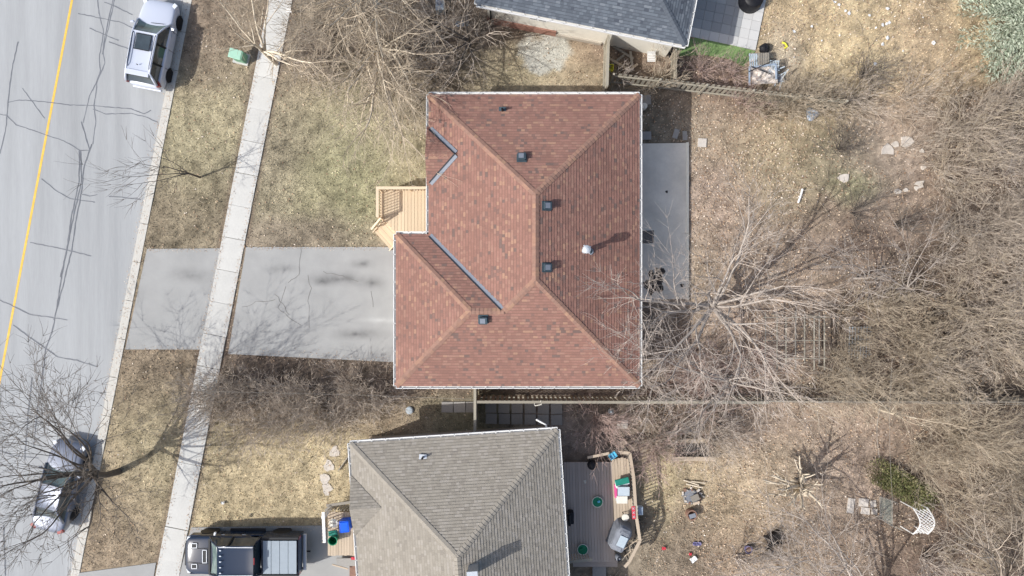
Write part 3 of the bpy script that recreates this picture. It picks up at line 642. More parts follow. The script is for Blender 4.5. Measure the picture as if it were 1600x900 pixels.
# ---- generic hip roof house from four eave corners (NW, NE, SE, SW order in world xy), ridge along the long side
def hip_house(root, c, ze, rm, cm, wallmat, base, vent=None, gut=(0, 1, 2, 3)):
    c = [Vector((p[0], p[1], ze)) for p in c]           # CCW
    house_shell(root, [(p.x, p.y) for p in c], ze, wallmat, base=base)
    # edges 0-1 and 2-3 are the short ends
    w = (c[1] - c[0]).length / 2; zr_ = ze + w * PITCH; m0 = (c[0] + c[1]) / 2; m1 = (c[2] + c[3]) / 2; d = (m1 - m0).normalized()
    r0 = m0 + d * w; r1 = m1 - d * w; r0.z = r1.z = zr_
    mb = MB(); S_ = [[c[0], c[1], r0], [c[1], c[2], r1, r0], [c[2], c[3], r1], [c[3], c[0], r0, r1]]
    for s in S_: mb.poly(s)
    mb.poly(c[::-1]); roof = mb.build('roof', cm, root)
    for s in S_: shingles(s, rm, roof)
    for a, b, dr in ((c[0], r0, R2), (c[1], r0, R2), (c[2], r1, R2), (c[3], r1, R2), (r0, r1, PITCH)): caps(a, b, dr, cm, roof)
    for i in gut:
        a, b = c[i], c[(i + 1) % 4]; e = (b - a).normalized(); gutter(a, b, (e.y, -e.x, 0), root, ze)
    return roof, r0, r1, c
# ---- south neighbour, weathered tan shingles
hs = thing('grey_bungalow', 'neighbouring house with the weathered grey-tan hip roof at the bottom of the picture', 'house', W(715, 800, 0))
nw, ne = W(547, 693, ZE), W(871, 671.5, ZE); ed = (ne - nw).normalized(); sdn = Vector((ed.y, -ed.x, 0)); sdn = (W(889, 902, ZE) - ne).normalized()
sdn = Vector((ed.y, -ed.x, 0)) ; se = ne + sdn * 13.2; sw = nw + sdn * 13.2
roof_s, r0, r1, cs_ = hip_house(hs, [ne, nw, sw, se], ZE, 'roof_tan', 'cap_tan', 'greyside', 'footing')
# small gable on its west slope
gA = nw + sdn * 1.55; gB = nw + sdn * 4.35; gM = (gA + gB) / 2; ghh = 1.4; GPs = gM + ed * ghh; GPs.z = ZE + ghh * PITCH; gF = gM - ed * .08; gF.z = GPs.z
up = Vector((0, 0, .03)); gA2 = gA - ed * .08; gB2 = gB - ed * .08
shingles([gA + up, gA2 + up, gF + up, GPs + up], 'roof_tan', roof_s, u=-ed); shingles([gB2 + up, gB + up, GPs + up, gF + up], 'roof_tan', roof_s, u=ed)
MB().poly([gA2, gB2, gF]).poly([gA2 + up * .6, gF + up * .6, GPs + up * .6, gA + up * .6]).poly([gB2 + up * .6, gB + up * .6, GPs + up * .6, gF + up * .6]).build('gable_end', 'cap_tan', roof_s); caps(gF, GPs, PITCH, 'cap_tan', roof_s)
def on_plane(px, py, a, b, c):
    n = (b - a).cross(c - a); o = Vector((0, 0, H)); q = W(px, py, 0); d = q - o; return o + d * ((a - o).dot(n) / d.dot(n))
p = on_plane(661, 714, cs_[0], cs_[1], r0)
MB().box(p + Vector((0, 0, .04)), (.36, .26, .03), rz=-.07).build('pipe_flashing', 'galv', roof_s); MB().lathe(p, [(.05, 0), (.05, .34), (.035, .34), (.035, .2)], 12).build('plumbing_pipe', 'black', roof_s)
p = on_plane(740, 888, cs_[3], cs_[0], r0)
ch = MB().box(p + Vector((0, 0, .35)), (.42, .42, 1.1), rz=.08).build('chimney', 'greyside', roof_s); MB().box(p + Vector((0, 0, .93)), (.48, .48, .06), rz=.08).build('chimney_cap', 'galv', roof_s)
for k in (2.2, 6.5, 10): window(hs, (nw + sdn * k + ed * .38) + Vector((0, 0, -1.3)), sdn, 1.4)
for k in (3, 7): window(hs, (nw + ed * k + sdn * .38) + Vector((0, 0, -1.3)), ed, 1.0)
# eave downspout elbow
MB().tube([W(855, 672, 2.85), W(853, 664, 2.7), W(846, 660, 2.55), W(838, 655.5, 2.4)], .05, 6).build('downspout', 'white', hs)
# ---- north neighbour, charcoal shingles
hn = thing('cream_bungalow', 'neighbouring house with charcoal hip roof and cream side wall at the top of the picture', 'house', W(900, 0, 0))
sw2, se2 = W(745, 6, ZE), W(1071, 71, ZE); ed2 = (se2 - sw2).normalized(); nd2 = Vector((-ed2.y, ed2.x, 0))
roof_n, _, _, cn_ = hip_house(hn, [sw2, se2, se2 + nd2 * 12.5, sw2 + nd2 * 12.5], ZE, 'roof_grey', 'cap_grey', 'stucco', None)
sb = MB(); a = sw2 + ed2 * .36 + nd2 * .36; a.z = 0; sb.beam(a + Vector((0, 0, .3)), a + ed2 * 3.6 + Vector((0, 0, .3)), .12, .6); sb.build('brick_base', 'brick', hn)
sb = MB(); sb.beam(a + ed2 * 3.6 + Vector((0, 0, .15)), a + ed2 * 6.0 + Vector((0, 0, .15)), .12, .3); sb.build('footing', 'footing', hn)
window(hn, a + ed2 * 2.6 + Vector((0, 0, 1.9)), ed2, .9, .6)
MB().tube([a + ed2 * .2 - nd2 * .05 + Vector((0, 0, 2.8)), a + ed2 * .2 - nd2 * .05 + Vector((0, 0, .1))], .045, 6).build('downspout', 'black', hn)
# paved yard east of it
yd = thing('paved_terrace', 'terrace of large grey pavers with a paler-painted sunlit edge beside the charcoal-roofed house', 'terrace', W(1130, 30, 0))
o0 = W(1180, 79, 0); e1 = (W(1090, 60, 0) - o0).normalized(); e2 = Vector((e1.y, -e1.x, 0)); e2 = e2 if e2.y > 0 else -e2
for i in range(13):
    for j in range(11):
        g = .5; pale = i < 2 or j == 0; pos = o0 + e1 * ((i + .5) * g) + e2 * ((j + .5) * g)  # pale pavers paint the sunlit strip beyond the house shadow
        piece('paver', 'paver_lit' if pale else 'paver_d', yd, pos + Vector((0, 0, .0 + random.uniform(0, .006))), (g - .012, g - .012, .1), rz=math.atan2(e1.y, e1.x))
turf = sheet('turf_strip', [(1055, 66), (1092, 58), (1180, 80), (1172, 92), (1162, 104), (1138, 92), (1100, 86), (1062, 88)], .03, 'turf')

# ------------------------------------------------------------------ vehicles (local axes: x forward, y left, z up)
def wheel(root, x, y, r, w=.22):
    s = 1 if y > 0 else -1; wl = thing('wheel', None, None, (x, y, r)); wl.parent = root
    MB().lathe((0, 0, 0), [(r * .62, -w / 2), (r * .93, -w / 2), (r, -w * .36), (r, w * .36), (r * .93, w / 2), (r * .62, w / 2)], 24, 'Y').build('tyre', 'tyre', wl, world=False, smooth=False)
    mb = MB().lathe((0, s * w * .12, 0), [(r * .2, 0), (r * .6, 0)], 20, 'Y')
    mb.lathe((0, 0, 0), [(r * .60, -w * .46), (r * .64, -w * .46), (r * .64, w * .46), (r * .60, w * .46)], 20, 'Y')
    for k in range(5):
        t = k * 2 * PI / 5; mb.box((math.cos(t) * r * .33, s * w * .42, math.sin(t) * r * .33), (r * .55, .03, r * .13), rot=Matrix.Rotation(-t, 3, 'Y'))
    mb.build('rim', 'rim', wl, world=False); return wl
def loft(st, m, name, root, nb=7):
    """body from stations (x, half width, sill z, side z, top z): rounded shoulders, smooth shaded"""
    mb = MB(); rows = []
    for (x, w, z0, zs, zt) in st:
        P = [(w * .90, z0), (w * .985, z0 + (zs - z0) * .28), (w, z0 + (zs - z0) * .62), (w * .985, zs - .03), (w * .93, zs + (zt - zs) * .45 + .005), (w * .82, zt - (zt - zs) * .25), (w * .55, zt - .004), (0, zt + .012)]
        full = [(x, y, z) for y, z in P] + [(x, -y, z) for y, z in P[-2::-1]]; rows.append(full)
    n = len(rows[0])
    for r in rows: mb.v += r
    for i in range(len(rows) - 1):
        for k in range(n - 1): mb.f.append((i * n + k, i * n + k + 1, (i + 1) * n + k + 1, (i + 1) * n + k))
        mb.f.append((i * n + n - 1, i * n, (i + 1) * n, (i + 1) * n + n - 1))
    mb.f.append(tuple(range(n))[::-1]); mb.f.append(tuple((len(rows) - 1) * n + k for k in range(n)))
    o = mb.build(name, m, root, world=False, smooth=True)
    sub = o.modifiers.new('smooth', 'SUBSURF'); sub.levels = 2; sub.render_levels = 2
    return o
def arch(root, x, y, r):
    s = 1 if y > 0 else -1
    mb = MB(); n = 14
    for k in range(n):
        t0 = PI * k / n; t1 = PI * (k + 1) / n
        for (a, b) in ((t0, t1),):
            mb.poly([(x + math.cos(a) * r, y, .33 + math.sin(a) * r), (x + math.cos(b) * r, y, .33 + math.sin(b) * r), (x + math.cos(b) * (r - .07), y + s * .012, .33 + math.sin(b) * (r - .07)), (x + math.cos(a) * (r - .07), y + s * .012, .33 + math.sin(a) * (r - .07))])
    mb.lathe((x, y - s * .10, .34), [(r - .05, -.1), (r - .05, .1)], 22, 'Y'); mb.build('wheel_arch', 'trim', root, world=False)
def greenhouse(root, paint, A, B, C, D, zb, zr_, wb, wr, zbr=None, wbr=None, pillars=(.5,), gl='carglass'):
    """cabin: windscreen base A, roof front B, roof rear C, rear-glass base D (x values)"""
    zbr = zbr or zb; wbr = wbr or wb
    a = lambda s: Vector((A, s * wb * .93, zb)); b = lambda s: Vector((B, s * wr, zr_)); c = lambda s: Vector((C, s * wr * .97, zr_ - .01)); d = lambda s: Vector((D, s * wbr * .92, zbr))
    MB().patch(a(1), a(-1), b(-1), b(1), 10, 6, bulge=.10).build('windscreen', 'windscreen', root, world=False, smooth=True)
    MB().patch(d(-1), d(1), c(1), c(-1), 10, 6, bulge=.08).build('rear_window', gl, root, world=False, smooth=True)
    mb = MB().patch(b(1) + Vector((0, 0, .004)), b(-1) + Vector((0, 0, .004)), c(-1) + Vector((0, 0, .004)), c(1) + Vector((0, 0, .004)), 12, 12, bulge=.055, edge=.02)
    rf = mb.build('roof', paint, root, world=False, smooth=True)
    for s in (1, -1):
        so_ = Vector((0, s * .05, 0)); bl = lambda x: Vector((x, s * (wb + (wbr - wb) * (A - x) / (A - D)), zb + (zbr - zb) * (A - x) / (A - D)))
        mb = MB(); P0 = [bl(A + .02), bl(D - .02)]
        q = [bl(A), bl(D), c(s), b(s)]; mb.patch(*(q if s < 0 else [q[1], q[0], q[3], q[2]]), 10, 4, bulge=.03).build('side_window', gl, root, world=False, smooth=True)
        pm = MB()
        pm.tube([bl(A) + Vector((.02, 0, 0)), a(s).lerp(b(s), .5) + so_ * .3 + Vector((.03, 0, .03)), b(s) + Vector((0, 0, .0)), b(s).lerp(c(s), .5) + Vector((0, s * .005, .012)), c(s), c(s).lerp(bl(D), .5) + Vector((0, 0, .03)), bl(D)], [.05, .045, .04, .035, .045, .06, .07], 8)
        pm.build('pillar', paint, root, world=False, smooth=True)
        for t in pillars:
            x = A + (D - A) * t; x2 = B + (C - B) * max(0, min(1, (x - B) / (C - B))); MB().beam(bl(x) + Vector((0, s * .028, 0)), Vector((x2, s * wr, zr_)) + Vector((0, s * .028, -.01)), .05, .07, up=Vector((1, 0, 0))).build('door_pillar', 'trim', root, world=False)
    return rf
def mirror(root, x, y, z, m):
    s = 1 if y > 0 else -1; MB().box((x, y + s * .12, z), (.11, .18, .13), rz=s * .25).build('mirror', m, root, world=False, bevel=.03)
def side_details(root, w, zt, xs, m='trim'):
    for s in (1, -1):
        for x in xs: MB().box((x, s * (w + .005), .62), (.012, .012, .62)).build('door_seam', m, root, world=False)
        for x in xs[:-1]: MB().box((x - .16, s * (w + .012), zt - .14), (.20, .03, .03)).build('door_handle', 'galv', root, world=False, bevel=.008)
# white crossover at the curb, top left
def heading(v): return math.atan2(v[1], v[0])
def car_suv():
    r = thing('parked_car', 'white crossover with sunroof parked on the road at the grass verge, top left', 'car', W(251, 76, -.12), heading((.19, .98)))
    b = loft([(2.26, .62, .42, .55, .68), (2.20, .78, .26, .68, .80), (1.9, .89, .22, .80, .94), (1.2, .925, .2, .92, 1.03), (.8, .925, .2, .96, 1.08), (-.6, .93, .2, 1.0, 1.06), (-1.5, .93, .2, 1.02, 1.08), (-2.0, .89, .24, .98, 1.06), (-2.22, .78, .30, .85, 1.0), (-2.28, .66, .40, .66, .8)], 'whitecar', 'body', r)
    rf = greenhouse(r, 'whitecar', 1.02, .28, -1.72, -2.16, 1.02, 1.63, .86, .62, zbr=1.12, wbr=.80, pillars=(.38, .68))
    sr = MB(); sr.patch((.12, .36, 1.672), (.12, -.36, 1.672), (-.62, -.36, 1.685), (-.62, .36, 1.685), 6, 6, bulge=.012).build('sunroof', 'carglass', rf, world=False, smooth=True)
    fr = MB()
    for a, c in (((.14, 0, 1.668), (.04, .80, .02)), ((-.64, 0, 1.682), (.04, .80, .02))): fr.box(a, c)
    for s in (-1, 1): fr.beam((.14, s * .39, 1.668), (-.64, s * .39, 1.682), .03, .02)
    fr.build('sunroof_frame', 'trim', rf, world=False)
    for s in (-1, 1): MB().tube([(.2, s * .56, 1.64), (.1, s * .57, 1.70), (-1.4, s * .56, 1.71), (-1.55, s * .55, 1.65)], .018, 6).build('roof_rail', 'trim', rf, world=False)
    MB().box((-1.80, 0, 1.64), (.26, 1.16, .035), rot=Matrix.Rotation(-.05, 3, 'Y')).build('spoiler', 'whitecar', r, world=False, bevel=.012)
    MB().lathe((-1.40, .05, 1.66), [(.03, 0), (.015, .10), (.004, .11)], 8).build('antenna', 'trim', rf, world=False)
    MB().box((-2.25, 0, .48), (.12, 1.5, .14)).build('rear_bumper', 'whitecar', r, world=False, bevel=.04)
    for s in (-1, 1):
        MB().box((-2.06, s * .78, 1.0), (.30, .20, .22), rz=-s * .5).build('tail_light', 'redlens', r, world=False, bevel=.03)
        MB().box((2.02, s * .74, .80), (.34, .22, .10), rz=s * .5).build('headlight', 'clearlens', r, world=False, bevel=.03)
        mirror(r, .82, s * .93, 1.08, 'whitecar')
        for x in (1.38, -1.38): wheel(r, x, s * .85, .34); arch(r, x, s * .935, .40)
    MB().beam((.98, -.55, 1.1), (.92, .1, 1.12), .02, .02).build('wiper', 'trim', r, world=False)
    side_details(r, .93, 1.02, (.75, -.2, -1.15)); return r
def car_sedan():
    r = thing('parked_car', 'silver sedan parked under the bare street tree, bottom left', 'car', W(107, 753, -.12), heading((.235, .97)))
    loft([(2.36, .60, .38, .5, .60), (2.28, .76, .24, .60, .72), (1.9, .87, .2, .72, .84), (1.1, .90, .18, .84, .94), (.6, .905, .18, .88, .95), (-.8, .91, .18, .90, .96), (-1.6, .90, .2, .92, .99), (-2.1, .86, .24, .90, 1.0), (-2.32, .74, .3, .78, .92), (-2.38, .62, .4, .6, .76)], 'silvercar', 'body', r)
    rf = greenhouse(r, 'silvercar', 1.05, .22, -.98, -1.68, .92, 1.42, .82, .56, zbr=.98, wbr=.78, pillars=(.46,))
    for s in (-1, 1):
        MB().box((-2.18, s * .70, .86), (.20, .32, .16), rz=-s * .5).build('tail_light', 'redlens', r, world=False, bevel=.03)
        MB().box((2.08, s * .70, .70), (.34, .22, .10), rz=s * .5).build('headlight', 'clearlens', r, world=False, bevel=.03)
        mirror(r, .80, s * .90, .98, 'silvercar')
        for x in (1.38, -1.36): wheel(r, x, s * .83, .32); arch(r, x, s * .91, .375)
    MB().box((-2.33, 0, .5), (.12, 1.4, .14)).build('rear_bumper', 'silvercar', r, world=False, bevel=.04)
    MB().beam((1.0, -.5, .99), (.95, .1, 1.0), .02, .02).build('wiper', 'trim', r, world=False)
    for s in (-1, 1): MB().beam((1.1, s * .62, .955), (2.1, s * .5, .80), .012, .012).build('hood_seam', 'trim', r, world=False)
    side_details(r, .91, .92, (.72, -.25, -1.1)); return r
def truck():
    r = thing('parked_truck', 'dark blue-grey pickup truck with folding grey bed cover parked on the driveway', 'pickup truck', Vector((-13.57, -13.49, .03)), PI)
    # front end and cab lower body
    loft([(2.98, .72, .55, .80, .95), (2.90, .90, .42, .95, 1.08), (2.5, .985, .38, 1.02, 1.14), (1.8, 1.0, .38, 1.10, 1.20), (1.3, 1.0, .38, 1.14, 1.22), (.2, 1.0, .40, 1.16, 1.22), (-.93, 1.0, .40, 1.16, 1.22)], 'truckpaint', 'body', r)
    rf = greenhouse(r, 'truckpaint', 1.62, .98, -.80, -.93, 1.17, 1.88, .94, .74, pillars=(.46,))
    for (x, y, sx, sy) in ((1.88, 0, .20, .64), (2.42, .52, .26, .22), (2.42, -.52, .26, .22)):
        z = 1.235 if x < 2 else 1.185
        hs_ = MB()
        for a, c in (((x + sx / 2, y, z), (.03, sy, .03)), ((x - sx / 2, y, z), (.03, sy, .03)), ((x, y + sy / 2, z), (sx + .03, .03, .03)), ((x, y - sy / 2, z), (sx + .03, .03, .03))): hs_.box(a, c)
        h = hs_.build('hood_scoop_frame', 'galv', r, world=False); MB().box((x, y, z - .012), (sx, sy, .02)).build('scoop_mesh', 'trim', h, world=False)
    for s in (-1, 1): MB().beam((1.66, s * .40, 1.245), (2.80, s * .34, 1.155), .016, .016).build('hood_seam', 'trim', r, world=False)
    MB().beam((1.64, -.9, 1.235), (1.64, .9, 1.235), .09, .03).build('cowl', 'trim', r, world=False)
    for y in (-.62, -.31, 0, .31, .62): MB().box((.80, y * .9, 1.935), (.10, .055, .04)).build('cab_lamp', 'clearlens', rf, world=False, bevel=.012)
    for s in (-1, 1):
        MB().beam((.9, s * .70, 1.905), (-.78, s * .69, 1.905), .03, .02).build('roof_channel', 'galv', rf, world=False)
        # bed walls, fenders
        MB().box((-1.93, s * .93, .83), (1.86, .14, .92)).build('bed_wall', 'truckpaint', r, world=False, bevel=.04)
        MB().box((-1.93, s * .93, 1.31), (1.84, .12, .04)).build('bed_rail_cap', 'trim', r, world=False, bevel=.01)
        mirror(r, 1.34, s * 1.03, 1.24, 'galv')
        MB().box((-2.83, s * .90, 1.08), (.10, .14, .34)).build('tail_light', 'redlens', r, world=False, bevel=.02)
        MB().box((2.80, s * .80, .92), (.16, .26, .18), rz=s * .3).build('headlight', 'clearlens', r, world=False, bevel=.03)
        MB().beam((.9, s * 1.06, .42), (-.9, s * 1.06, .42), .14, .05).build('running_board', 'trim', r, world=False)
        for x in (1.95, -1.75): wheel(r, x, s * .86, .41, .26); arch(r, x, s * 1.005, .49)
    for s in (-1, 1): MB().box((.1, s * .955, .66), (2.7, .07, .62)).build('door_panel', 'truckpaint', r, world=False, bevel=.03); MB().box((2.45, s * .955, .80), (.55, .07, .42)).build('fender', 'truckpaint', r, world=False, bevel=.03)
    MB().box((-1.93, 0, .62), (1.80, 1.74, .10)).build('bed_floor', 'trim', r, world=False)
    MB().box((-2.84, 0, 1.0), (.07, 1.72, .56)).build('tailgate', 'truckpaint', r, world=False, bevel=.02)
    MB().box((-1.02, 0, 1.0), (.06, 1.72, .56)).build('bed_front', 'truckpaint', r, world=False)
    for k in range(4): MB().box((-1.30 - k * .425, 0, 1.345), (.41, 1.66, .035)).build('cover_panel', 'tonneau', r, world=False, bevel=.012)
    MB().box((-2.98, 0, .62), (.16, 1.84, .16)).build('rear_bumper', 'galv', r, world=False, bevel=.03)
    MB().box((2.97, 0, .62), (.14, 1.5, .22)).build('front_bumper', 'truckpaint', r, world=False, bevel=.06)
    MB().box((2.96, 0, .88), (.06, 1.1, .22)).build('grille', 'trim', r, world=False)
    MB().box((-3.12, 0, .55), (.24, .07, .06)).build('tow_hitch', 'black', r, world=False)
    MB().box((-.84, 0, 1.86), (.04, .34, .05)).build('brake_light', 'redlens', rf, world=False)
    side_details(r, 1.0, 1.16, (1.2, .15, -.88)); return r
car_suv(); car_sedan(); truck()

# ------------------------------------------------------------------ trees and shrubs: recursive branching, one tapered 3-sided or 5-sided prism per segment
def rnd_perp(d):
    while True:
        v = Vector((random.gauss(0, 1), random.gauss(0, 1), random.gauss(0, 1))); v = v - d * v.dot(d)
        if v.length > .1: return v.normalized()
def grow(segs, p, d, L, r, lev, P):
    maxlev = P['lev']; n = max(2, int(L / P.get('seg', .28))) if lev < maxlev else max(2, int(L / P.get('tseg', .22)))
    st = L / n; wander = P['wander'] * (1 + lev * .25); rate = P['rate'][min(lev, len(P['rate']) - 1)]
    up = P['up'][min(lev, len(P['up']) - 1)]; tip = P.get('tip', .35)
    for i in range(n):
        d = (d + rnd_perp(d) * random.uniform(0, wander) + Vector((0, 0, up))).normalized(); q = p + d * st
        ra = r * (1 - (1 - tip) * i / n); rb = r * (1 - (1 - tip) * (i + 1) / n); segs.append((p, q, ra, rb)); p = q
        if lev < maxlev and (i + 1) / n > P.get('bare', .25 if lev else .35):
            k = rate * st; k = int(k) + (random.random() < k - int(k))
            for _ in range(k):
                ang = math.radians(random.uniform(*P['ang'])); cd = (d * math.cos(ang) + rnd_perp(d) * math.sin(ang)).normalized()
                cl = L * random.uniform(*P['ratio']) * (1.15 - .5 * i / n); grow(segs, p, cd, cl, max(P['rmin'], rb * random.uniform(.45, .7)), lev + 1, P)
    if lev < maxlev:
        for _ in range(2):
            ang = math.radians(random.uniform(12, 35)); cd = (d * math.cos(ang) + rnd_perp(d) * math.sin(ang)).normalized(); grow(segs, p, cd, L * random.uniform(*P['ratio']), max(P['rmin'], r * tip * .9), lev + 1, P)
def seg_mesh(name, segs, m, parent=None, k=3, kind=None, world=True, off=None):
    if not segs: return None
    A = np.array([tuple(s[0]) for s in segs]); B = np.array([tuple(s[1]) for s in segs]); ra = np.array([s[2] for s in segs]); rb = np.array([s[3] for s in segs])
    D = B - A; ln_ = np.linalg.norm(D, axis=1, keepdims=True) + 1e-9; D = D / ln_; B = B + D * rb[:, None] * .5
    up = np.where(np.abs(D[:, 2:3]) < .9, np.array([[0, 0, 1.]]), np.array([[1., 0, 0]])); X = np.cross(D, up); X /= np.linalg.norm(X, axis=1, keepdims=True); Y = np.cross(D, X)
    V = []
    for (c, r) in ((A, ra), (B, rb)):
        for i in range(k): t = 2 * PI * i / k; V.append(c + (X * math.cos(t) + Y * math.sin(t)) * r[:, None])
    V = np.stack(V, 1); n = len(segs); base = (np.arange(n) * 2 * k)[:, None]
    F_ = [np.concatenate([base + i, base + k + i, base + k + (i + 1) % k, base + (i + 1) % k], 1) for i in range(k)]
    F_ = np.stack(F_, 1).reshape(-1, 4)
    if off is None: off = wloc(parent) if (parent is not None and world) else Vector((0, 0, 0))
    o = colour_mesh(name, V.reshape(-1, 3) - np.array(off), F_, None, m, kind)
    if parent is not None: o.parent = parent
    return o
def tree_obj(name, label, base, segs, trunk_m, twig_m, rcut=.028, cat='tree', group=None):
    t = thing(name, label, cat, base, group=group)
    seg_mesh('trunk', [s for s in segs if s[2] >= rcut], trunk_m, t, k=6); seg_mesh('crown', [s for s in segs if s[2] < rcut], twig_m, t, k=3); return t
# big street tree at the bottom left, crown over the sedan
TP = dict(lev=4, wander=.16, rate=(0, 1.2, 1.7, 2.2, 0), up=(0, .015, .02, .02, .01), ang=(25, 60), ratio=(.42, .66), rmin=.009, seg=.4, tseg=.22, bare=.22)
def big_tree():
    random.seed(21)
    b = W(186, 737); segs = []; top = b + Vector((-.05, .5, 2.3)); mid = b + Vector((0.0, .15, 1.2))
    segs += [(b - Vector((0, 0, .1)), mid, .19, .15), (mid, top, .15, .13)]
    tips = [(98, 612, 6.6), (45, 640, 6.2), (5, 690, 6.6), (-15, 745, 6.2), (10, 800, 6.4), (55, 860, 6.2), (120, 650, 7.4), (150, 630, 5.8), (80, 720, 8.2), (110, 780, 7.6), (150, 850, 5.0), (208, 800, 4.4), (60, 770, 7.2), (-5, 720, 6.4), (70, 620, 6.4)]
    for (px, py, z) in tips:
        z = 2.9 + (z - 2.9) * .66; tgt = W(px, py, z); d = (tgt - top); L = d.length
        d = (d.normalized() + Vector((0, 0, .22))).normalized()
        P = dict(TP); segs_l = []; grow(segs_l, top + Vector((random.uniform(-.05, .05), random.uniform(-.05, .05), random.uniform(-.5, 0))), d, L * .9, random.uniform(.05, .09), 1, P); segs += segs_l
    return tree_obj('street_tree', 'large bare dark-branched street tree leaning its crown over the silver sedan', b, segs, 'bark_dark', 'twig_dark', rcut=.03)
big_tree()
def simple_tree(name, label, base, h, tips, r0, P, bm, tm, seed, fork=.35, cat='tree', group=None, rcut=.028):
    """trunk to the fork height, then limbs aimed at tips given as (px, py, z)"""
    random.seed(seed); b = W(*base); top = b + Vector((0, 0, h * fork)); segs = [(b - Vector((0, 0, .1)), top, r0, r0 * .8)]
    for (px, py, z) in tips:
        tgt = W(px, py, z); d = tgt - top; L = d.length; grow(segs, top - Vector((0, 0, random.uniform(0, h * fork * .3))), (d.normalized() + Vector((0, 0, .1))).normalized(), L * .95, r0 * random.uniform(.42, .62), 1, P)
    return tree_obj(name, label, b, segs, bm, tm, cat=cat, group=group, rcut=rcut)
P1 = dict(lev=3, wander=.14, rate=(0, 1.6, 2.4, 0), up=(0, .0, .0, 0), ang=(25, 55), ratio=(.4, .62), rmin=.008, seg=.35, tseg=.2, bare=.2)
P1d = dict(P1, rate=(0, 2.3, 3.0, 0))
simple_tree('young_tree', 'thin young bare tree on the grass verge beside the sidewalk', (312, 277), 4.2, [(205, 238, 4.2), (198, 275, 4.4), (215, 300, 3.8), (235, 240, 4.0)], .055, P1, 'bark_dark', 'twig_dark', 5, fork=.3)
simple_tree('pruned_tree', 'bare tree with cream cut limbs over the top end of the sidewalk', (432, 100), 6, [(345, 5, 5.5), (385, -25, 5.5), (420, -40, 5.5), (455, 88, 3.0), (470, 110, 3.2), (360, 40, 5), (500, 60, 4)], .13, P1d, 'bark_tan', 'twig_tan', 6)
simple_tree('spreading_tree', 'pale-limbed bare tree reaching in over the sidewalk from the top edge', (605, -6), 6, [(450, 42, 5.6), (475, 70, 5.2), (505, 20, 5.6), (490, -10, 5.8), (545, 60, 4.8), (560, 110, 4.0), (640, -20, 5), (520, 95, 4.5)], .15, P1d, 'bark_tan', 'twig_tan', 8)
simple_tree('leaning_tree', 'bare tree with long pale branches hanging over the front lawn', (600, 92), 5.5, [(550, 135, 4.5), (556, 165, 4.0), (600, 190, 4.2), (595, 228, 3.6), (622, 225, 3.8), (640, 150, 4.2), (690, 110, 4.2), (655, 80, 4.6), (520, 110, 4.4), (618, 170, 4.5), (570, 60, 4.8), (640, 45, 4.6)], .14, P1d, 'bark_tan', 'twig_tan', 9)
simple_tree('back_tree', 'bare dark tree between the front lawn and the charcoal-roofed house', (735, 80), 5, [(700, 40, 4.4), (670, 90, 4.2), (690, 130, 3.6), (655, 30, 4.5), (760, 55, 3.8), (720, 10, 4.6), (750, 112, 3.0)], .10, P1, 'bark_dark', 'twig', 10)
PR = dict(lev=4, wander=.13, rate=(0, 1.2, 1.9, 2.4, 0), up=(0, .0, .0, 0, 0), ang=(22, 50), ratio=(.42, .62), rmin=.008, seg=.4, tseg=.22, bare=.2)
simple_tree('yard_tree', 'large silver-barked bare tree beside the back patio of the red-roofed house', (1096, 478), 7, [(990, 462, 6), (1003, 500, 5.2), (1020, 545, 5), (1105, 405, 6.5), (1075, 420, 5), (1150, 370, 6.5), (1215, 420, 6.5), (1190, 520, 6), (1230, 475, 6.5), (1150, 570, 6), (1060, 600, 5.5), (1200, 560, 6)], .19, PR, 'bark_grey', 'twig_grey', 12, fork=.32)
simple_tree('fence_tree', 'bare grey tree spreading over the long back fence', (1125, 590), 5.5, [(1010, 560, 4.6), (1060, 545, 4.8), (1180, 560, 5), (1050, 640, 4.2), (1120, 655, 4.4), (1190, 640, 4.6), (1220, 600, 5)], .11, P1d, 'bark_grey', 'twig_grey', 13, fork=.3)
simple_tree('stump_tree', 'heavily pruned short tree with blunt stubs alone on the bottom yard', (1240, 752), 3, [(1212, 768, 1.9), (1228, 740, 2.2), (1285, 778, 1.8), (1248, 745, 2.8), (1262, 765, 2.0), (1238, 785, 2.2), (1218, 755, 1.6), (1250, 770, 2.6), (1270, 760, 2.4), (1225, 775, 2.2), (1230, 757, 2.9), (1256, 735, 2.6), (1205, 748, 2.0), (1248, 792, 2.0)], .19, dict(P1, lev=2, rate=(0, 1.6, 0), ratio=(.25, .45), rmin=.02, tip=.55), 'bark_tan', 'twig_grey', 14, fork=.3, rcut=.02)
simple_tree('corner_tree', 'bare pale tree reaching in from the bottom edge of the yard', (1330, 925), 6, [(1240, 825, 5.5), (1295, 835, 5), (1270, 880, 5.5), (1350, 860, 5.2), (1215, 860, 4.8), (1380, 880, 5)], .12, P1, 'bark_grey', 'twig_grey', 15)
simple_tree('edge_tree', 'bare tree at the bottom right edge casting a branching shadow on the ground', (1505, 915), 7, [(1580, 920, 6.5), (1540, 960, 5.5), (1560, 880, 6), (1500, 960, 5), (1530, 840, 5.5), (1600, 860, 6)], .22, P1, 'bark_dark', 'twig', 16)
simple_tree('thicket_tree', 'grey lichen-pale small tree rising from the thicket at right', (1335, 435), 4, [(1320, 380, 3.8), (1345, 395, 3.8), (1370, 420, 3.5), (1300, 410, 3.6), (1360, 455, 3.2)], .07, P1d, 'bark_grey', 'twig_grey', 17)
simple_tree('thicket_tree', 'grey small tree with upswept branches right of the lichen-pale one in the thicket', (1395, 450), 4, [(1430, 380, 3.8), (1410, 390, 4), (1440, 420, 3.5), (1380, 420, 3.4), (1450, 450, 3.2)], .07, P1d, 'bark_grey', 'twig_grey', 18)
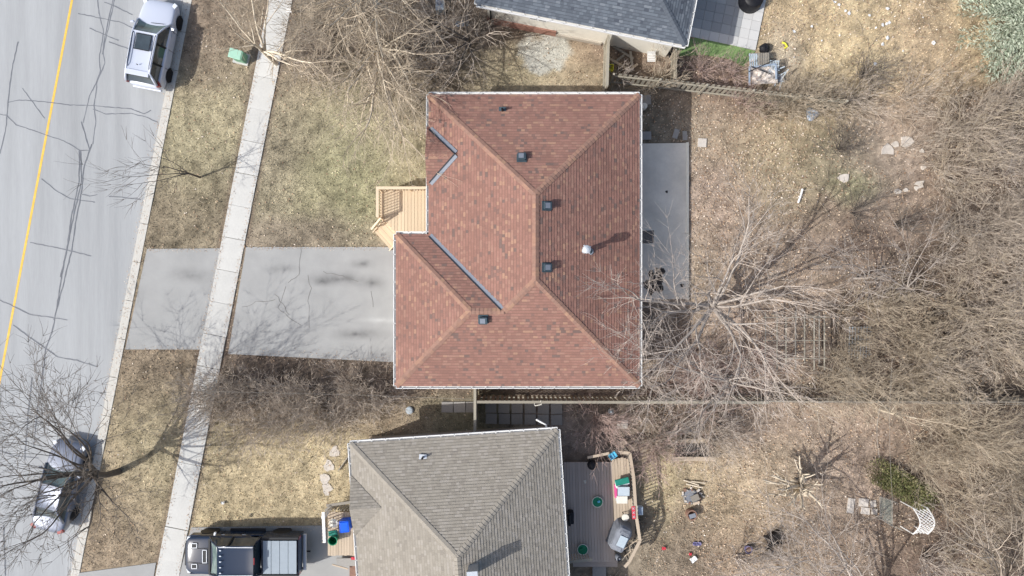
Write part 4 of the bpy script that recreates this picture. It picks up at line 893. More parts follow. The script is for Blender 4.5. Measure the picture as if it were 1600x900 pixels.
simple_tree('fence_side_tree', 'small bare tree at the fence by the overhead cable crossing', (1375, 640), 4, [(1350, 610, 3.8), (1400, 600, 3.6), (1420, 640, 3.6), (1380, 590, 4), (1440, 670, 3.2), (1500, 650, 3.5)], .07, P1d, 'bark_tan', 'twig_tan', 19)
# multi-stem shrubs
def shrub(name, label, px, py, h, rad, stems, twig_m, seed, dense=2.6, r0=.018, group=None, lev=2, spread=1.0, out=None):
    random.seed(seed); b = W(px, py); segs = []
    P = dict(lev=lev, wander=.16, rate=(dense, dense * 1.1, 0), up=(.01, .01, .0), ang=(18, 45), ratio=(.35, .6), rmin=.008, seg=.25, tseg=.2, bare=.15, tip=.4)
    for i in range(stems):
        a = random.uniform(0, 2 * PI); tilt = random.uniform(.15, 1.0) * spread * math.atan2(rad, h * .8)
        d = Vector((math.cos(a) * math.sin(tilt), math.sin(a) * math.sin(tilt), math.cos(tilt))); grow(segs, b + Vector((random.uniform(-.15, .15), random.uniform(-.15, .15), -.05)), d, random.uniform(.55, 1) * math.hypot(rad, h) * .95, random.uniform(.6, 1.2) * r0, 0, P)
    if out is not None: out += segs; return None
    t = thing(name, label, 'shrub', b, group=group); seg_mesh('branches', segs, twig_m, t); return t
shrub('round_shrub', 'dense reddish twiggy shrub at the corner of the brown back deck', 930, 655, 1.6, 1.5, 34, 'twig_red', 31, r0=.014)
shrub('pruned_shrub', 'tan many-stemmed shrub growing through the north fence', 1022, 133, 1.7, 1.2, 26, 'twig_tan', 32, r0=.026, dense=1.6)
shrub('side_shrub', 'small grey shrub in the fence corner beside the red-roofed house', 966, 128, 1.2, .6, 12, 'twig_grey', 33, r0=.02, dense=1.4)
shrub('deck_shrub', 'pinkish-grey bare shrub spreading over the deck railing corner', 1020, 700, 1.8, 1.5, 30, 'twig_red', 34, r0=.015)
shrub('corner_shrub', 'small green-grey shrub at the bottom left corner of the red-roofed house', 628, 618, 1.0, .7, 20, 'twig_grey', 35, r0=.012)
shrub('lawn_shrub', 'dark purple-brown bush at the lower edge of the straw-coloured lawn', 1345, 118, 1.4, 1.0, 26, 'twig_dark', 36)
shrub('fence_shrub', 'grey tangled shrub right of the blue tarp near the fence end', 1320, 160, 1.3, 1.4, 26, 'twig', 37)
shrub('fence_shrub', 'dense tan shrub along the fence left of the blue tarp', 1235, 168, 1.4, 1.5, 40, 'twig_tan', 38, r0=.013)
shrub('olive_shrub', 'dark olive shrub over mossy grass in the back yard', 1310, 235, 1.2, 1.3, 22, 'twig_dark', 39)
shrub('walk_shrub', 'brown shrub beside the sidewalk under the cream-cut tree', 500, 85, 1.2, 1.3, 30, 'twig', 40)
shrub('shade_shrub', 'dark shrub in the shade behind the charcoal-roofed house wall', 755, 45, 1.6, 1.2, 24, 'twig_dark', 41)
shrub('bed_shrub', 'bare shrub over the wooden raised garden bed', 1105, 690, 1.5, 1.2, 26, 'twig', 42)
shrub('lower_shrub', 'pale bare shrub beside the black crate at the bottom', 1190, 868, 1.3, 1.1, 16, 'twig_grey', 43)
shrub('turf_shrub', 'brown bush between the turf strip and the north fence', 1095, 112, .8, 1.2, 26, 'twig_red', 44)
shrub('turf_shrub', 'low brown bush at the right end under the turf strip', 1145, 118, .7, 1.1, 22, 'twig_red', 45)
shrub('yard_shrub', 'reddish low bush just below the north fence, right of the house shadow', 1160, 160, .8, 1.3, 24, 'twig_red', 46)
# hedge along the driveway: one long mass of bare shrubs, and thickets on the right
def mass(name, label, cat, poly, n, h, rad, m, seed, lo=.7, stems=(9, 15), dense=2.2):
    random.seed(seed); segs = []; xs = [p[0] for p in poly]; ys = [p[1] for p in poly]; k = 0
    while k < n:
        x = random.uniform(min(xs), max(xs)); y = random.uniform(min(ys), max(ys))
        if not inpoly(np.array([x]), np.array([y]), poly)[0]: continue
        k += 1; s = random.uniform(lo, 1.15); st_ = random.getstate(); shrub('', '', x, y, h * s, rad * s, random.randint(*stems), m, random.randint(0, 10 ** 6), dense=dense, r0=.016, out=segs, lev=2); random.setstate(st_); random.random(); random.random(); random.random()
    t = seg_mesh(name, segs, m, None, kind='stuff'); tag(t, label, cat); print(name, len(segs)); return t
mass('hedge', 'long tangled bare hedge along the south edge of the driveway', 'hedge', [(335, 590), (605, 592), (612, 620), (560, 650), (520, 680), (380, 672), (318, 630), (312, 600)], 68, 1.7, 1.1, 'twig', 51, stems=(6, 9))
mass('thicket', 'grey-brown thicket of bare brush filling the right edge of the yard', 'brush', [(1390, 150), (1600, 140), (1620, 560), (1460, 560), (1450, 430), (1480, 320), (1400, 240)], 118, 1.9, 1.4, 'twig', 52, stems=(6, 9), dense=1.7)
mass('thicket', 'pale brush thicket below the wire line at the right edge', 'brush', [(1400, 630), (1620, 600), (1620, 900), (1480, 900), (1440, 800), (1400, 700)], 78, 1.7, 1.5, 'twig_tan', 53, stems=(5, 8), dense=1.7)
mass('thicket', 'tangled brush thicket on the near side of the long back fence', 'brush', [(1300, 460), (1440, 450), (1470, 620), (1250, 622), (1170, 596), (1300, 580)], 90, 1.8, 1.2, 'twig_tan', 54, stems=(5, 8), dense=1.6)
mass('undergrowth', 'low twiggy undergrowth beneath the trees above the front lawn', 'brush', [(430, 10), (740, 10), (740, 60), (690, 150), (600, 130), (470, 130)], 90, 1.1, 1.1, 'twig', 55, stems=(5, 8), dense=1.7)
mass('undergrowth', 'low brush between the deck and the back fence at the bottom', 'brush', [(880, 640), (1130, 640), (1130, 700), (1000, 700), (960, 650)], 34, 1.0, 1.0, 'twig', 56, stems=(5, 8), dense=1.7)

mass('fence_brush', 'grey-tan brush growing through the right half of the north fence', 'brush', [(1170, 152), (1240, 158), (1340, 165), (1330, 185), (1285, 180), (1255, 165), (1235, 188), (1160, 172)], 20, 1.4, .8, 'twig_tan', 57, stems=(6, 9), dense=1.8)
mass('yard_brush', 'light brush between the yard tree and the trellis stakes', 'brush', [(1110, 540), (1200, 540), (1200, 612), (1010, 612), (1010, 560)], 30, 1.3, 1.0, 'twig_red', 58, stems=(6, 9), dense=1.8)
for k, (x, y, h, m, lb) in enumerate([
    (1500, 200, 3.0, 'twig_tan', 'pale bare bush in the brush just below the silver-green spruce'), (1560, 260, 2.8, 'twig_grey', 'grey bare bush by the right edge at the height of the stone trail'), (1470, 270, 2.6, 'twig_tan', 'tan bush right of the stone trail, first row of the brush'),
    (1510, 370, 3.0, 'twig', 'broad bush at the right, level with the lichen-pale tree'), (1580, 430, 3.0, 'twig_grey', 'pale bush at the right edge, level with the yard tree trunk'), (1480, 480, 2.8, 'twig_tan', 'tan bush right of the two lichen-grey small trees'),
    (1550, 540, 2.8, 'twig_tan', 'arching bush at the right above the back fence'), (1420, 560, 2.6, 'twig', 'bush between the wire cage and the back fence'), (1300, 590, 2.4, 'twig_tan', 'bush overhanging the back fence left of the hanging cable'),
    (1480, 680, 2.8, 'twig_tan', 'arching pale bush above and right of the juniper'), (1560, 720, 2.8, 'twig_tan', 'pale bush at the right edge below the back fence'), (1490, 790, 2.6, 'twig', 'bush immediately right of the lattice arbor'), (1440, 870, 2.4, 'twig_grey', 'grey bush below the lattice arbor'),
    (1330, 330, 2.0, 'twig_dark', 'dark fine-twigged bush above the lichen-pale tree'), (1400, 350, 2.0, 'twig_dark', 'dark feathery bush above the second grey small tree'), (1480, 350, 1.8, 'twig_dark', 'dark bush farthest right of the three dark ones in the yard'),
    (1150, 870, 2.0, 'twig_grey', 'grey bush at the bottom edge left of the black crate'), (1120, 660, 2.0, 'twig_grey', 'grey bush against the long fence above the raised bed'), (1080, 640, 2.0, 'twig_red', 'pinkish bush against the long fence, left of the raised bed'), (1000, 590, 2.4, 'twig_grey', 'bare bush at the south-east corner of the red roof')]):
    shrub('bare_bush', lb, x, y, h, h * .75, 13, m, 200 + k, r0=.030, dense=2.0)
# ------------------------------------------------------------------ evergreens
def leafy(name, label, cat, base, pts, m, size, parent_m, trunk_h, kind=None, tilt=.6):
    """pts: list of (position, direction): many small needle sprays"""
    n = len(pts); V = np.zeros((n, 4, 3)); P = np.array([tuple(p[0]) for p in pts]); D = np.array([tuple(p[1]) for p in pts]); D /= np.linalg.norm(D, axis=1, keepdims=True) + 1e-9
    R = rng.normal(size=(n, 3)) * [1, 1, .5]; X = np.cross(D, R); X /= np.linalg.norm(X, axis=1, keepdims=True) + 1e-9
    L = size * rng.uniform(.6, 1.4, (n, 1)); Wd = L * rng.uniform(.16, .34, (n, 1))
    V[:, 0] = P - X * Wd * .4; V[:, 1] = P + X * Wd * .4; V[:, 2] = P + D * L * .8 + X * Wd; V[:, 3] = P + D * L
    t = thing(name, label, cat, base); off = np.array(base); Fc = np.arange(n * 4).reshape(-1, 4)
    o = colour_mesh('crown', V.reshape(-1, 3) - off, Fc, None, m, None); o.parent = t
    MB().tube([Vector(base) - Vector((0, 0, .1)), Vector(base) + Vector((0, 0, trunk_h))], [.16, .03], 8).build('trunk', 'bark_dark', t); return t
random.seed(61); b = W(1592, 42); pts = []
for i in range(800):
    z = random.uniform(.4, 8.2); R_ = 3.5 * (1 - z / 9.2) ** .8 * random.uniform(.75, 1.1); a = random.uniform(0, 2 * PI); dr = Vector((math.cos(a), math.sin(a), 0)); s = Vector((-dr.y, dr.x, 0))
    for k in range(170):
        t = (k / 170) ** .7; q = b + dr * R_ * t + Vector((0, 0, z - .32 * R_ * t * t + .18 * R_ * t)); w = .42 * (1 - t * .75) * R_ ** .5
        side = random.choice((-1, 1)); q2 = q + s * side * random.random() * w * .8 + Vector((0, 0, random.uniform(-.12, .06))); pts.append((q2, dr * .8 + s * side * random.uniform(.2, 1.1) + Vector((0, 0, random.uniform(-.1, .35)))))
leafy('blue_spruce', 'large silver-green spruce filling the top right corner', 'tree', b, pts, 'spruce', .14, None, 8.6)
random.seed(62); b = W(1405, 756); pts = []
for i in range(7500):
    t = random.uniform(-1, 1); r = math.sqrt(random.random()) * .85; a = random.uniform(0, 2 * PI); q = b + Vector((1.25 * t, -.75 * t, 0)) + Vector((math.cos(a) * r * .8, math.sin(a) * r * .8, 0)); h = .75 * math.sqrt(max(0, 1 - r * r)) * (1 - .3 * t * t) + .1
    pts.append((q + Vector((0, 0, random.uniform(.2, 1) * h)), Vector((math.cos(a) * .6, math.sin(a) * .6, random.uniform(.1, .8)))))
leafy('juniper', 'olive green juniper bush beside the white lattice arbor', 'shrub', b, pts, 'juniper', .10, None, .5)

# ------------------------------------------------------------------ fences
def fence(name, label, a, b, h=1.8, pitch=.155, bw=.14, both=False, m='fence', cap=False, post=2.4, railm=None, sag=0):
    """posts, rails and single boards from a to b (ground points)"""
    a = Vector(a); b = Vector(b); a.z = b.z = 0; d = (b - a); L = d.length; d.normalize(); s = Vector((-d.y, d.x, 0)); rz = math.atan2(d.y, d.x); t = thing(name, label, 'fence', a)
    n = max(1, round(L / post))
    for i in range(n + 1): piece('post', m, t, a + d * L * i / n + Vector((0, 0, h / 2 + .02)), (.095, .095, h + .10), rz=rz)
    for z in (.35, h - .25): piece_ab('rail', railm or m, t, a + Vector((0, 0, z)), b + Vector((0, 0, z)), .06, .09)
    k = 0; x = .07
    while x < L - .05:
        side = 1 if (not both or k % 2 == 0) else -1
        hh = h + random.uniform(-.012, .012); piece('board', m, t, a + d * x + s * side * .052 + Vector((0, 0, hh / 2 + .03)), (bw, .02, hh - .04), rz=rz + random.uniform(-.01, .01)); x += pitch; k += 1
    if cap: piece_ab('cap_rail', railm or m, t, a + Vector((0, 0, h + .085)), b + Vector((0, 0, h + .085)), .13, .035)
    return t
fence('board_fence', 'weathered fence from the brown deck yard to the bottom thicket, south of the red-roofed house', W(748, 619), W(1180, 620), h=1.75, pitch=.235, both=False, cap=True)
fence('back_fence', 'overgrown continuation of the long fence behind the brush, on the right', W(1182, 620), W(1640, 622), h=1.6, pitch=.235, m='oldwood')
fence('side_gate_fence', 'short tall fence closing the gap between the red and grey roofs', W(745, 598), W(745, 664), h=1.75, pitch=.16, cap=True)
fence('north_fence', 'slatted wooden fence running from the red-roofed house toward the blue tarp', W(952, 131), W(1300, 171), h=1.6, pitch=.26, bw=.15)
fence('cross_fence', 'pale short fence between the cream house wall and the red roof', W(943, 76), W(941, 150), h=1.8, pitch=.15, cap=True)
fence('dark_fence', 'short brown fence below the corner of the charcoal roof', W(1047, 92), W(1046, 137), h=1.3, pitch=.16)
# ---- pieces of yard and small things
def item(name, label, cat, px, py, z=0, rz=0, group=None): return thing(name, label, cat, W(px, py, z) , 0, group)
def lid(mb, c, r, z0, z1, n=24): return mb.lathe((c.x, c.y, 0), [(r * .96, z0), (r, z0 + .01), (r, z1 - .01), (r * .97, z1)], n)
# paving slabs between the houses
pv = thing('slab_path', 'path of dark grey slabs in the gap between the two roofs', 'path', W(800, 645))
for i in range(6):
    for j in range(2):
        x = 767 + i * 20.5 + (j and random.uniform(-1, 1)); y = 636.5 + j * 17.5 + i * .4; piece('slab', 'slab', pv, W(x, y, .02 + random.uniform(-.005, .01)), (.58, .54, .08), rz=random.uniform(-.05, .05))
for i in range(3): piece('slab', 'slab', pv, W(699 + i * 19, 636, .015), (.6, .55, .08), rz=random.uniform(-.03, .03))
for (x, y, od) in ((523, 706, 'topmost'), (514, 728, 'second from the top'), (508, 748, 'third from the top'), (511, 764, 'lowest')):
    q = MB(); blotch(q, x, y, 8, 9, .02, n=10, j=.35); o = MB(); P = [(v[0], v[1]) for v in q.v]; o.prism(P, -.04, .025); tag(o.build('stepping_stone', 'stone', None, loc=W(x, y)), 'pale flat stepping stone by the grey-roofed house, ' + od + ' of four', 'stone', 'stepping stones beside the grey-roofed house')
bed = thing('garden_edging', 'fallen edging boards by the front corner of the grey-roofed house', 'edging', W(540, 725)); piece_ab('board', 'oldwood', bed, W(545, 712, .1), W(529, 735, .08), .04, .16); piece_ab('board', 'tanwood', bed, W(577, 683, .1), W(596, 682, .1), .06, .1)
# utility box
b_ = W(378, 92); u = thing('utility_box', 'small mint green utility box beside the sidewalk', 'utility box', b_)
M1 = Matrix.Rotation(-.25, 3, 'Z'); MB().box(b_ + Vector((0, 0, .03)), (.80, .60, .12), rot=M1).build('base_pad', 'conc', u); MB().box(b_ + Vector((.05, -.02, .42)), (.55, .44, .66), rot=M1).build('cabinet', 'mint_d', u, bevel=.03); MB().box(b_ + Vector((-.05, 0, .77)), (.62, .48, .07), rot=M1 @ Matrix.Rotation(.12, 3, 'Y')).build('lid', 'mint', u, bevel=.02)
b_ = W(456, 22); u = thing('yard_sign', 'small white sign on a stake at the sidewalk edge', 'sign', b_); MB().box(b_ + Vector((0, 0, .5)), (.26, .2, .02), rot=Matrix.Rotation(.8, 3, 'X')).build('panel', 'white', u); MB().box(b_ + Vector((0, .05, .25)), (.04, .04, .5)).build('stake', 'white', u)
# white curved pipe in the yard and other litter
o = MB().tube([W(1247, 317, .06), W(1251, 306, .12), W(1254, 295, .2)], .055, 8).build('white_pipe', 'white', None, loc=W(1250, 306)); tag(o, 'short white pipe lying on the leaf litter in the back yard', 'pipe')
def stone(px, py, r, label, m='stone', z=.06, group=None, cat='stone', name='flat_stone', n=8):
    q = MB(); blotch(q, px, py, r, r * .8, 0, n=n, j=.45); P = [(v[0], v[1]) for v in q.v]; o = MB().prism(P, -.05, z).build(name, m, None, loc=W(px, py), bevel=.015); return tag(o, label, cat, group)
SG = 'flat stones in the back yard'
stone(1386, 234, 10, 'lower left of three pale stones grouped in the upper right yard', group=SG); stone(1416, 221, 11, 'largest of three pale stones grouped in the upper right yard', group=SG); stone(1399, 225, 6, 'smallest of three pale stones grouped in the upper right yard', group=SG)
TRAIL = {(1440, 236): 'small pebble-sized stone just right of the three pale stones', (1437, 288): 'largest stone at the lower end of the stone trail in the upper right yard', (1432, 294): 'small stone touching the largest one at the lower end of the stone trail', (1402, 299): 'leftmost pale stone in the bottom row of the stone trail', (1415, 297): 'small stone next to the leftmost one in the bottom row of the stone trail', (1442, 262): 'lone small stone midway down the stone trail in the upper right yard', (1318, 278): 'wide grey stone on the mossy patch of the back yard'}
for (x, y, r) in ((1440, 236, 4), (1437, 288, 7), (1432, 294, 4), (1402, 299, 6), (1415, 297, 4), (1442, 262, 4), (1318, 278, 9)): stone(x, y, r, TRAIL[(x, y)], group='trail of small stones')
u = thing('stone_step', 'pair of pale broken stone slabs left of the lattice arbor', 'stones', W(1345, 790))
for (x, y, sx, sy) in ((1329, 790, .34, .78), (1349, 785, .5, .42), (1352, 798, .45, .34), (1364, 787, .3, .35), (1366, 799, .28, .3)): piece('slab', 'stone', u, W(x, y, .03), (sx, sy, .08), rz=random.uniform(-.15, .15))
PG = 'loose pavers in the shade beside the patio'
for (x, y, w, h, lb) in ((1056, 209, .28, .5, 'tilted pale paver in the shade north of the patio'), (1070, 212, .24, .48, 'grey paver right of the tilted one in the shade north of the patio'), (1010, 212, .5, .42, 'square grey paver against the house north of the patio'), (1097, 223, .45, .45, 'pinkish square paver in the sun right of the patio corner'), (1008, 156, .6, .5, 'grey paver behind the corner of the red-roofed house')):
    o = MB().box(W(x, y, .03), (w, h, .07), rz=-.3 if x == 1056 else random.uniform(-.1, .1)).build('paver', 'stone' if x == 1097 else 'slab', None, loc=W(x, y), bevel=.01); tag(o, lb, 'paver', PG)
o = MB(); lid(o, W(1005, 168), .16, 0, .35); tag(o.build('white_pail', 'offwhite', None, loc=W(1005, 168)), 'white pail beside the red-roofed house wall in the shade', 'pail')
# north corner junk: planks, barrels
u = thing('plank_pile', 'pile of planks and poles between the pale fence and the cream house', 'planks', W(970, 80))
for (a, b, m) in (((958, 72), (990, 92), 'oldwood'), ((950, 90), (985, 110), 'tanwood'), ((962, 62), (985, 74), 'flash'), ((952, 104), (975, 86), 'oldwood'), ((972, 118), (996, 100), 'tanwood'), ((985, 80), (988, 104), 'oldwood')): piece_ab('plank', m, u, W(*a, .1 + random.random() * .2), W(*b, .12 + random.random() * .2), .12, .04)
u = thing('garden_chair', 'white metal garden chair below the cream house wall', 'chair', W(1018, 85)); 
for s in (-1, 1): MB().tube([W(1018 + s * 6, 96, .02), W(1018 + s * 6, 96, .42), W(1018 + s * 6, 84, .42), W(1018 + s * 6, 80, .85)], .018, 6).build('frame', 'white', u); MB().tube([W(1018 + s * 6, 84, .42), W(1018 + s * 6, 84, .02)], .018, 6).build('leg', 'white', u)
for k in range(5): piece('seat_slat', 'white', u, W(1018, 85 + k * 2.6, .43), (.42, .06, .02))
for k in range(3): piece('back_slat', 'white', u, W(1018, 83.4 - k * 1.3, .54 + k * .12), (.42, .02, .07))
for (x, y, m, lb) in ((1048, 88, 'black', 'black bucket in the dark gap below the charcoal roof corner'), (952, 108, 'yel', 'yellow crate at the foot of the pale fence'), (1000, 170, 'offwhite', 'off-white tub tucked by the north corner of the red roof')):
    o = MB(); c = W(x, y)
    if m == 'yel':
        for s in (-1, 1): o.box(c + Vector((s * .17, 0, .15)), (.03, .3, .3)); o.box(c + Vector((0, s * .15, .15)), (.31, .03, .3))
        o.box(c + Vector((0, 0, .02)), (.34, .3, .03))
    else: o.lathe(c, [(.13, 0), (.16, .34), (.17, .35), (.15, .35), (.12, .05)], 16)
    tag(o.build('bucket' if m != 'yel' else 'crate', m, None, loc=c), lb, 'bucket' if m != 'yel' else 'crate')
# black round covered table at the top, pallet furniture heap, bag, toy, tarp
c = W(1171, 4); u = thing('covered_table', 'round table under a black cover at the top edge of the paved terrace', 'table', c); MB().lathe(c, [(.62, 0), (.56, .3), (.52, .68), (.48, .74), (.2, .79), (.01, .80)], 28).build('cover', 'black', u, smooth=True); MB().lathe(c, [(.06, .7), (.05, .95), (.02, .96)], 10).build('cover_knob', 'black', u)
c = W(1193, 77); o = MB().lathe(c, [(.20, 0), (.27, .10), (.24, .24), (.14, .32), (.06, .34), (.09, .42), (.02, .40)], 14); 
for i, v in enumerate(o.v): o.v[i] = (v[0] + random.uniform(-.03, .03), v[1] + random.uniform(-.03, .03), v[2])
tag(o.build('rubbish_bag', 'black', None, loc=c), 'black rubbish bag above the heap of garden furniture', 'bag')
u = thing('outdoor_daybed', 'grey slatted garden bench frame on the furniture heap beside the turf strip', 'bench', W(1190, 95))
for k in range(9): piece('slat', 'palecloth', u, W(1172 + k * 3.3, 95 + k * .1, .45), (.07, .75, .03), rz=.05)
for k in range(2): piece('side_rail', 'oldwood', u, W(1186, 84 + k * 22, .40), (1.05, .06, .08), rz=.05)
for (x, y) in ((1171, 86), (1201, 86), (1171, 105), (1201, 105)): piece('leg', 'oldwood', u, W(x, y, .18), (.06, .06, .36))
u = thing('pallet', 'wooden pallet with grey boards right under the black bag', 'pallet', W(1193, 92)); 
for k in range(5): piece('board', 'oldwood', u, W(1186 + k * 3.6, 92, .52), (.085, .62, .02))
for k in range(3): piece('bearer', 'oldwood', u, W(1193, 85 + k * 7, .48), (.6, .06, .05))
u = thing('fabric_canopy', 'crumpled pale fabric canopy with blue edge on the furniture heap', 'canopy', W(1195, 115)); mb = MB(); n = 12; b0 = 0
for j in range(n + 1):
    for i in range(n + 1): mb.v.append(tuple(W(1172 + 40 * i / n + j * .3, 106 + 26 * j / n - i * .2, .55 + .12 * random.random() + .1 * math.sin(i * .9) * math.cos(j * .8))))
for j in range(n):
    for i in range(n): a = j * (n + 1) + i; mb.f.append((a + n + 1, a + n + 2, a + 1, a))
mb.build('fabric', mat('pale_canvas', S((196, 188, 180)), var=.15, scale=3), u)
for (a, b) in (((1171, 104), (1171, 133)), ((1171, 106), (1212, 100)), ((1212, 100), (1213, 124))): piece_ab('edge_tube', 'tarp', u, W(*a, .7), W(*b, .7), .08, .05)
for (a, b) in (((1170, 112), (1214, 92)), ((1174, 104), (1206, 116))): piece_ab('pole', 'black', u, W(*a, .78), W(*b, .78), .035, .035)
u = thing('window_frame', 'pale blue mesh panel leaning on the furniture heap', 'panel', W(1210, 102))
for k in range(6): piece_ab('bar', 'palecloth', u, W(1204 + k * 2.6, 94, .75), W(1201 + k * 2.6, 118, .5), .035, .02)
for k in range(4): piece_ab('crossbar', 'palecloth', u, W(1203, 95 + k * 7, .76 - k * .07), W(1218, 96 + k * 7, .76 - k * .07), .03, .02)
u = thing('folding_chair', 'overturned grey folding chair at the right end of the furniture heap', 'chair', W(1220, 125))
for (a, b, z0, z1) in (((1212, 122), (1228, 112), .3, .6), ((1210, 136), (1214, 120), .05, .45), ((1218, 140), (1222, 122), .05, .5), ((1222, 122), (1232, 108), .5, .7), ((1212, 110), (1226, 104), .4, .5), ((1214, 126), (1226, 128), .45, .45)): piece_ab('tube', 'palecloth', u, W(*a, z0), W(*b, z1), .05, .05)
piece('seat', 'greycloth', u, W(1219, 124, .42), (.4, .3, .03), rz=.4)
o = MB().tube([W(1222, 66, .05), W(1227, 68, .08), W(1230, 73, .05), (W(1226, 75, .05))], .05, 8).build('yellow_toy', 'yel', None, loc=W(1227, 71)); tag(o, 'small curved yellow toy on the straw-coloured lawn', 'toy')
u = MB(); mb = u; n = 10
for j in range(n + 1):
    for i in range(16):
        t = 2 * PI * i / 16; r = .34 * j / n * (1 + .18 * math.sin(3 * t + 1)); p = W(1272, 176, .45 + .04 * math.sin(2 * t) + (.03 * random.random())); mb.v.append((p.x + math.cos(t) * r, p.y + math.sin(t) * r, p.z - .25 * (j / n) ** 3))
for j in range(n):
    for i in range(16): a = j * 16 + i; b2 = j * 16 + (i + 1) % 16; mb.f.append((a, a + 16, b2 + 16, b2))
tag(u.build('tarp', 'tarp', None, loc=W(1272, 176)), 'small crumpled blue-grey tarp caught in the brush at the fence end', 'tarp')
o = MB().box(W(1250, 163, .4), (1.2, .03, .05), rz=-.3); tag(MB().tube([W(1262, 160, .5), W(1300, 172, .2)], .03, 6).build('fallen_pole', 'black', None, loc=W(1280, 166)), 'dark pole leaning right of the blue-grey tarp', 'pole')
# trellis / arbor remains at the right
u = thing('bean_trellis', 'row of thin weathered trellis stakes with wires in the back yard', 'trellis', W(1240, 530))
for k, x in enumerate((1196, 1214, 1228, 1243, 1257, 1272, 1280, 1288)): piece_ab('stake', 'fence' if k % 3 else 'oldwood', u, W(x, 488 + (k % 3) * 4, 1.5), W(x, 568 + (k % 2) * 10, 1.5), .05, .04)
for (x, y) in ((1214, 492), (1272, 494), (1214, 570), (1288, 574)): piece('post', 'oldwood', u, W(x, y, .75), (.07, .07, 1.45))
for y in (496, 532, 560): piece_ab('wire', 'fence', u, W(1192, y, 1.54), W(1292, y, 1.54), .03, .02)
u = thing('wire_cage', 'grey wire mesh cage beside the trellis stakes', 'cage', W(1345, 530))
for k in range(8): piece_ab('wire', 'palecloth', u, W(1328 + k * 4.5, 510, .7), W(1326 + k * 4.5, 560, .5), .018, .018); piece_ab('wire', 'palecloth', u, W(1326, 512 + k * 6, .7 - k * .02), W(1362, 512 + k * 6, .7 - k * .02), .018, .018)
o = stone(1334, 536, 15, 'dark charred patch of old boards under the wire cage', m='damp', z=.05, cat='boards', name='charred_boards')
# raised bed by the bottom fence
u = thing('raised_bed', 'raised garden bed with two pale boards along its sides', 'garden bed', W(1083, 700))
piece_ab('side_board', 'tanwood', u, W(1050, 717, .32), W(1118, 717, .32), .22, .05); piece_ab('side_board', 'tanwood', u, W(1052, 688, .30), W(1108, 688, .30), .18, .05)
for (a, b) in (((1052, 714), (1116, 714)), ((1052, 691), (1110, 691))): piece_ab('bed_wall', 'tanwood', u, W(*a, .15), W(*b, .15), .04, .28)
MB().prism([W(1054, 711).xy, W(1114, 711).xy, W(1112, 692).xy, W(1054, 692).xy], 0, .18).build('soil', 'damp', u)
# burn pit: stones, grate, rusty tub, logs
u = thing('fire_pit', 'ring of ash-grey stones with a pale board across, left of the bottom yard', 'fire pit', W(1080, 776))
for k in range(22):
    t = k * 2 * PI / 22 + random.uniform(-.2, .2); q = random.uniform(.34, .62); c = W(1080, 776) + Vector((math.cos(t) * q, math.sin(t) * q * .85, .05)); piece('stone', random.choice(('slab', 'stone', 'rust', 'slab')), u, c, (random.uniform(.08, .2), random.uniform(.06, .14), random.uniform(.06, .16)), rz=random.uniform(0, 3))
MB().lathe(W(1080, 776), [(.4, 0), (.38, .05)], 20).build('ash_bed', 'greycloth', u)
piece('seat_board', 'oldwood', u, W(1086, 778, .28), (.42, .32, .05), rz=.4); piece('seat_board', 'tanwood', u, W(1088, 786, .30), (.35, .12, .04), rz=.3)
u = thing('log_pile', 'few pale split logs above the fire pit', 'logs', W(1082, 758))
for (a, b, r) in (((1068, 750), (1092, 758), .035), ((1072, 756), (1098, 762), .04), ((1080, 752), (1102, 755), .03)): MB().tube([W(*a, .08), W(*b, .12)], r, 7).build('log', 'bark_tan', u)
c = W(1078, 801); o = thing('rusty_drum', 'rusty round drum with a dark opening just below the fire pit', 'drum', c); MB().lathe(c, [(.25, 0), (.27, .2), (.25, .42), (.27, .44), (.21, .44), (.19, .1)], 20).build('drum_wall', 'rust', o); MB().box(c + Vector((.02, -.03, .43)), (.34, .22, .03), rz=.3).build('half_lid', 'greycloth', o)
def crumple(name, label, cat, px, py, w, h, m, z=.06, rz=0):
    mb = MB(); n = 5; R = Matrix.Rotation(rz, 3, 'Z'); c = W(px, py)
    for j in range(n + 1):
        for i in range(n + 1): mb.v.append(tuple(c + R @ Vector(((i / n - .5) * w + random.uniform(-.02, .02), (j / n - .5) * h + random.uniform(-.02, .02), z + random.uniform(0, .07)))))
    for j in range(n):
        for i in range(n): a = j * (n + 1) + i; mb.f.append((a, a + 1, a + n + 2, a + n + 1))
    return tag(mb.build(name, m, None, loc=c), label, cat)
crumple('paper_sheet', 'crumpled white sheet on the ground near the bottom edge', 'paper', 1083, 873, .34, .26, 'white', rz=.6); crumple('red_wrapper', 'small red wrapper touching the crumpled white sheet', 'wrapper', 1078, 865, .16, .14, 'red')
crumple('blue_bag', 'blue-black plastic bag with white edge left of the crumpled sheet', 'bag', 1088, 849, .45, .18, 'violet'); crumple('red_scrap', 'reddish scrap on the soil beside the brown deck fence', 'scrap', 1037, 856, .2, .16, 'red')
c = W(1167, 856); u = thing('bucket', 'violet-rimmed round bucket near the bottom edge', 'bucket', c); MB().lathe(c, [(.15, 0), (.18, .28), (.20, .29), (.16, .29), (.13, .04)], 18).build('bucket_wall', 'violet', u); MB().lathe(c, [(.165, .22), (.155, .25)], 18).build('contents', 'rust', u)
c = W(1205, 841); u = thing('charred_crate', 'charred black wooden crate tipped on the ground near the bottom edge', 'crate', c)
for k in range(5): piece('slat', 'char', u, c + Vector((-.32 + k * .15, .02 * k, .30)), (.11, .62, .03), rz=.55)
for s in (-1, 1): piece('side', 'char', u, c + Vector((s * .02, s * .3, .15)), (.75, .04, .28), rz=.55 - PI / 2 * 0)
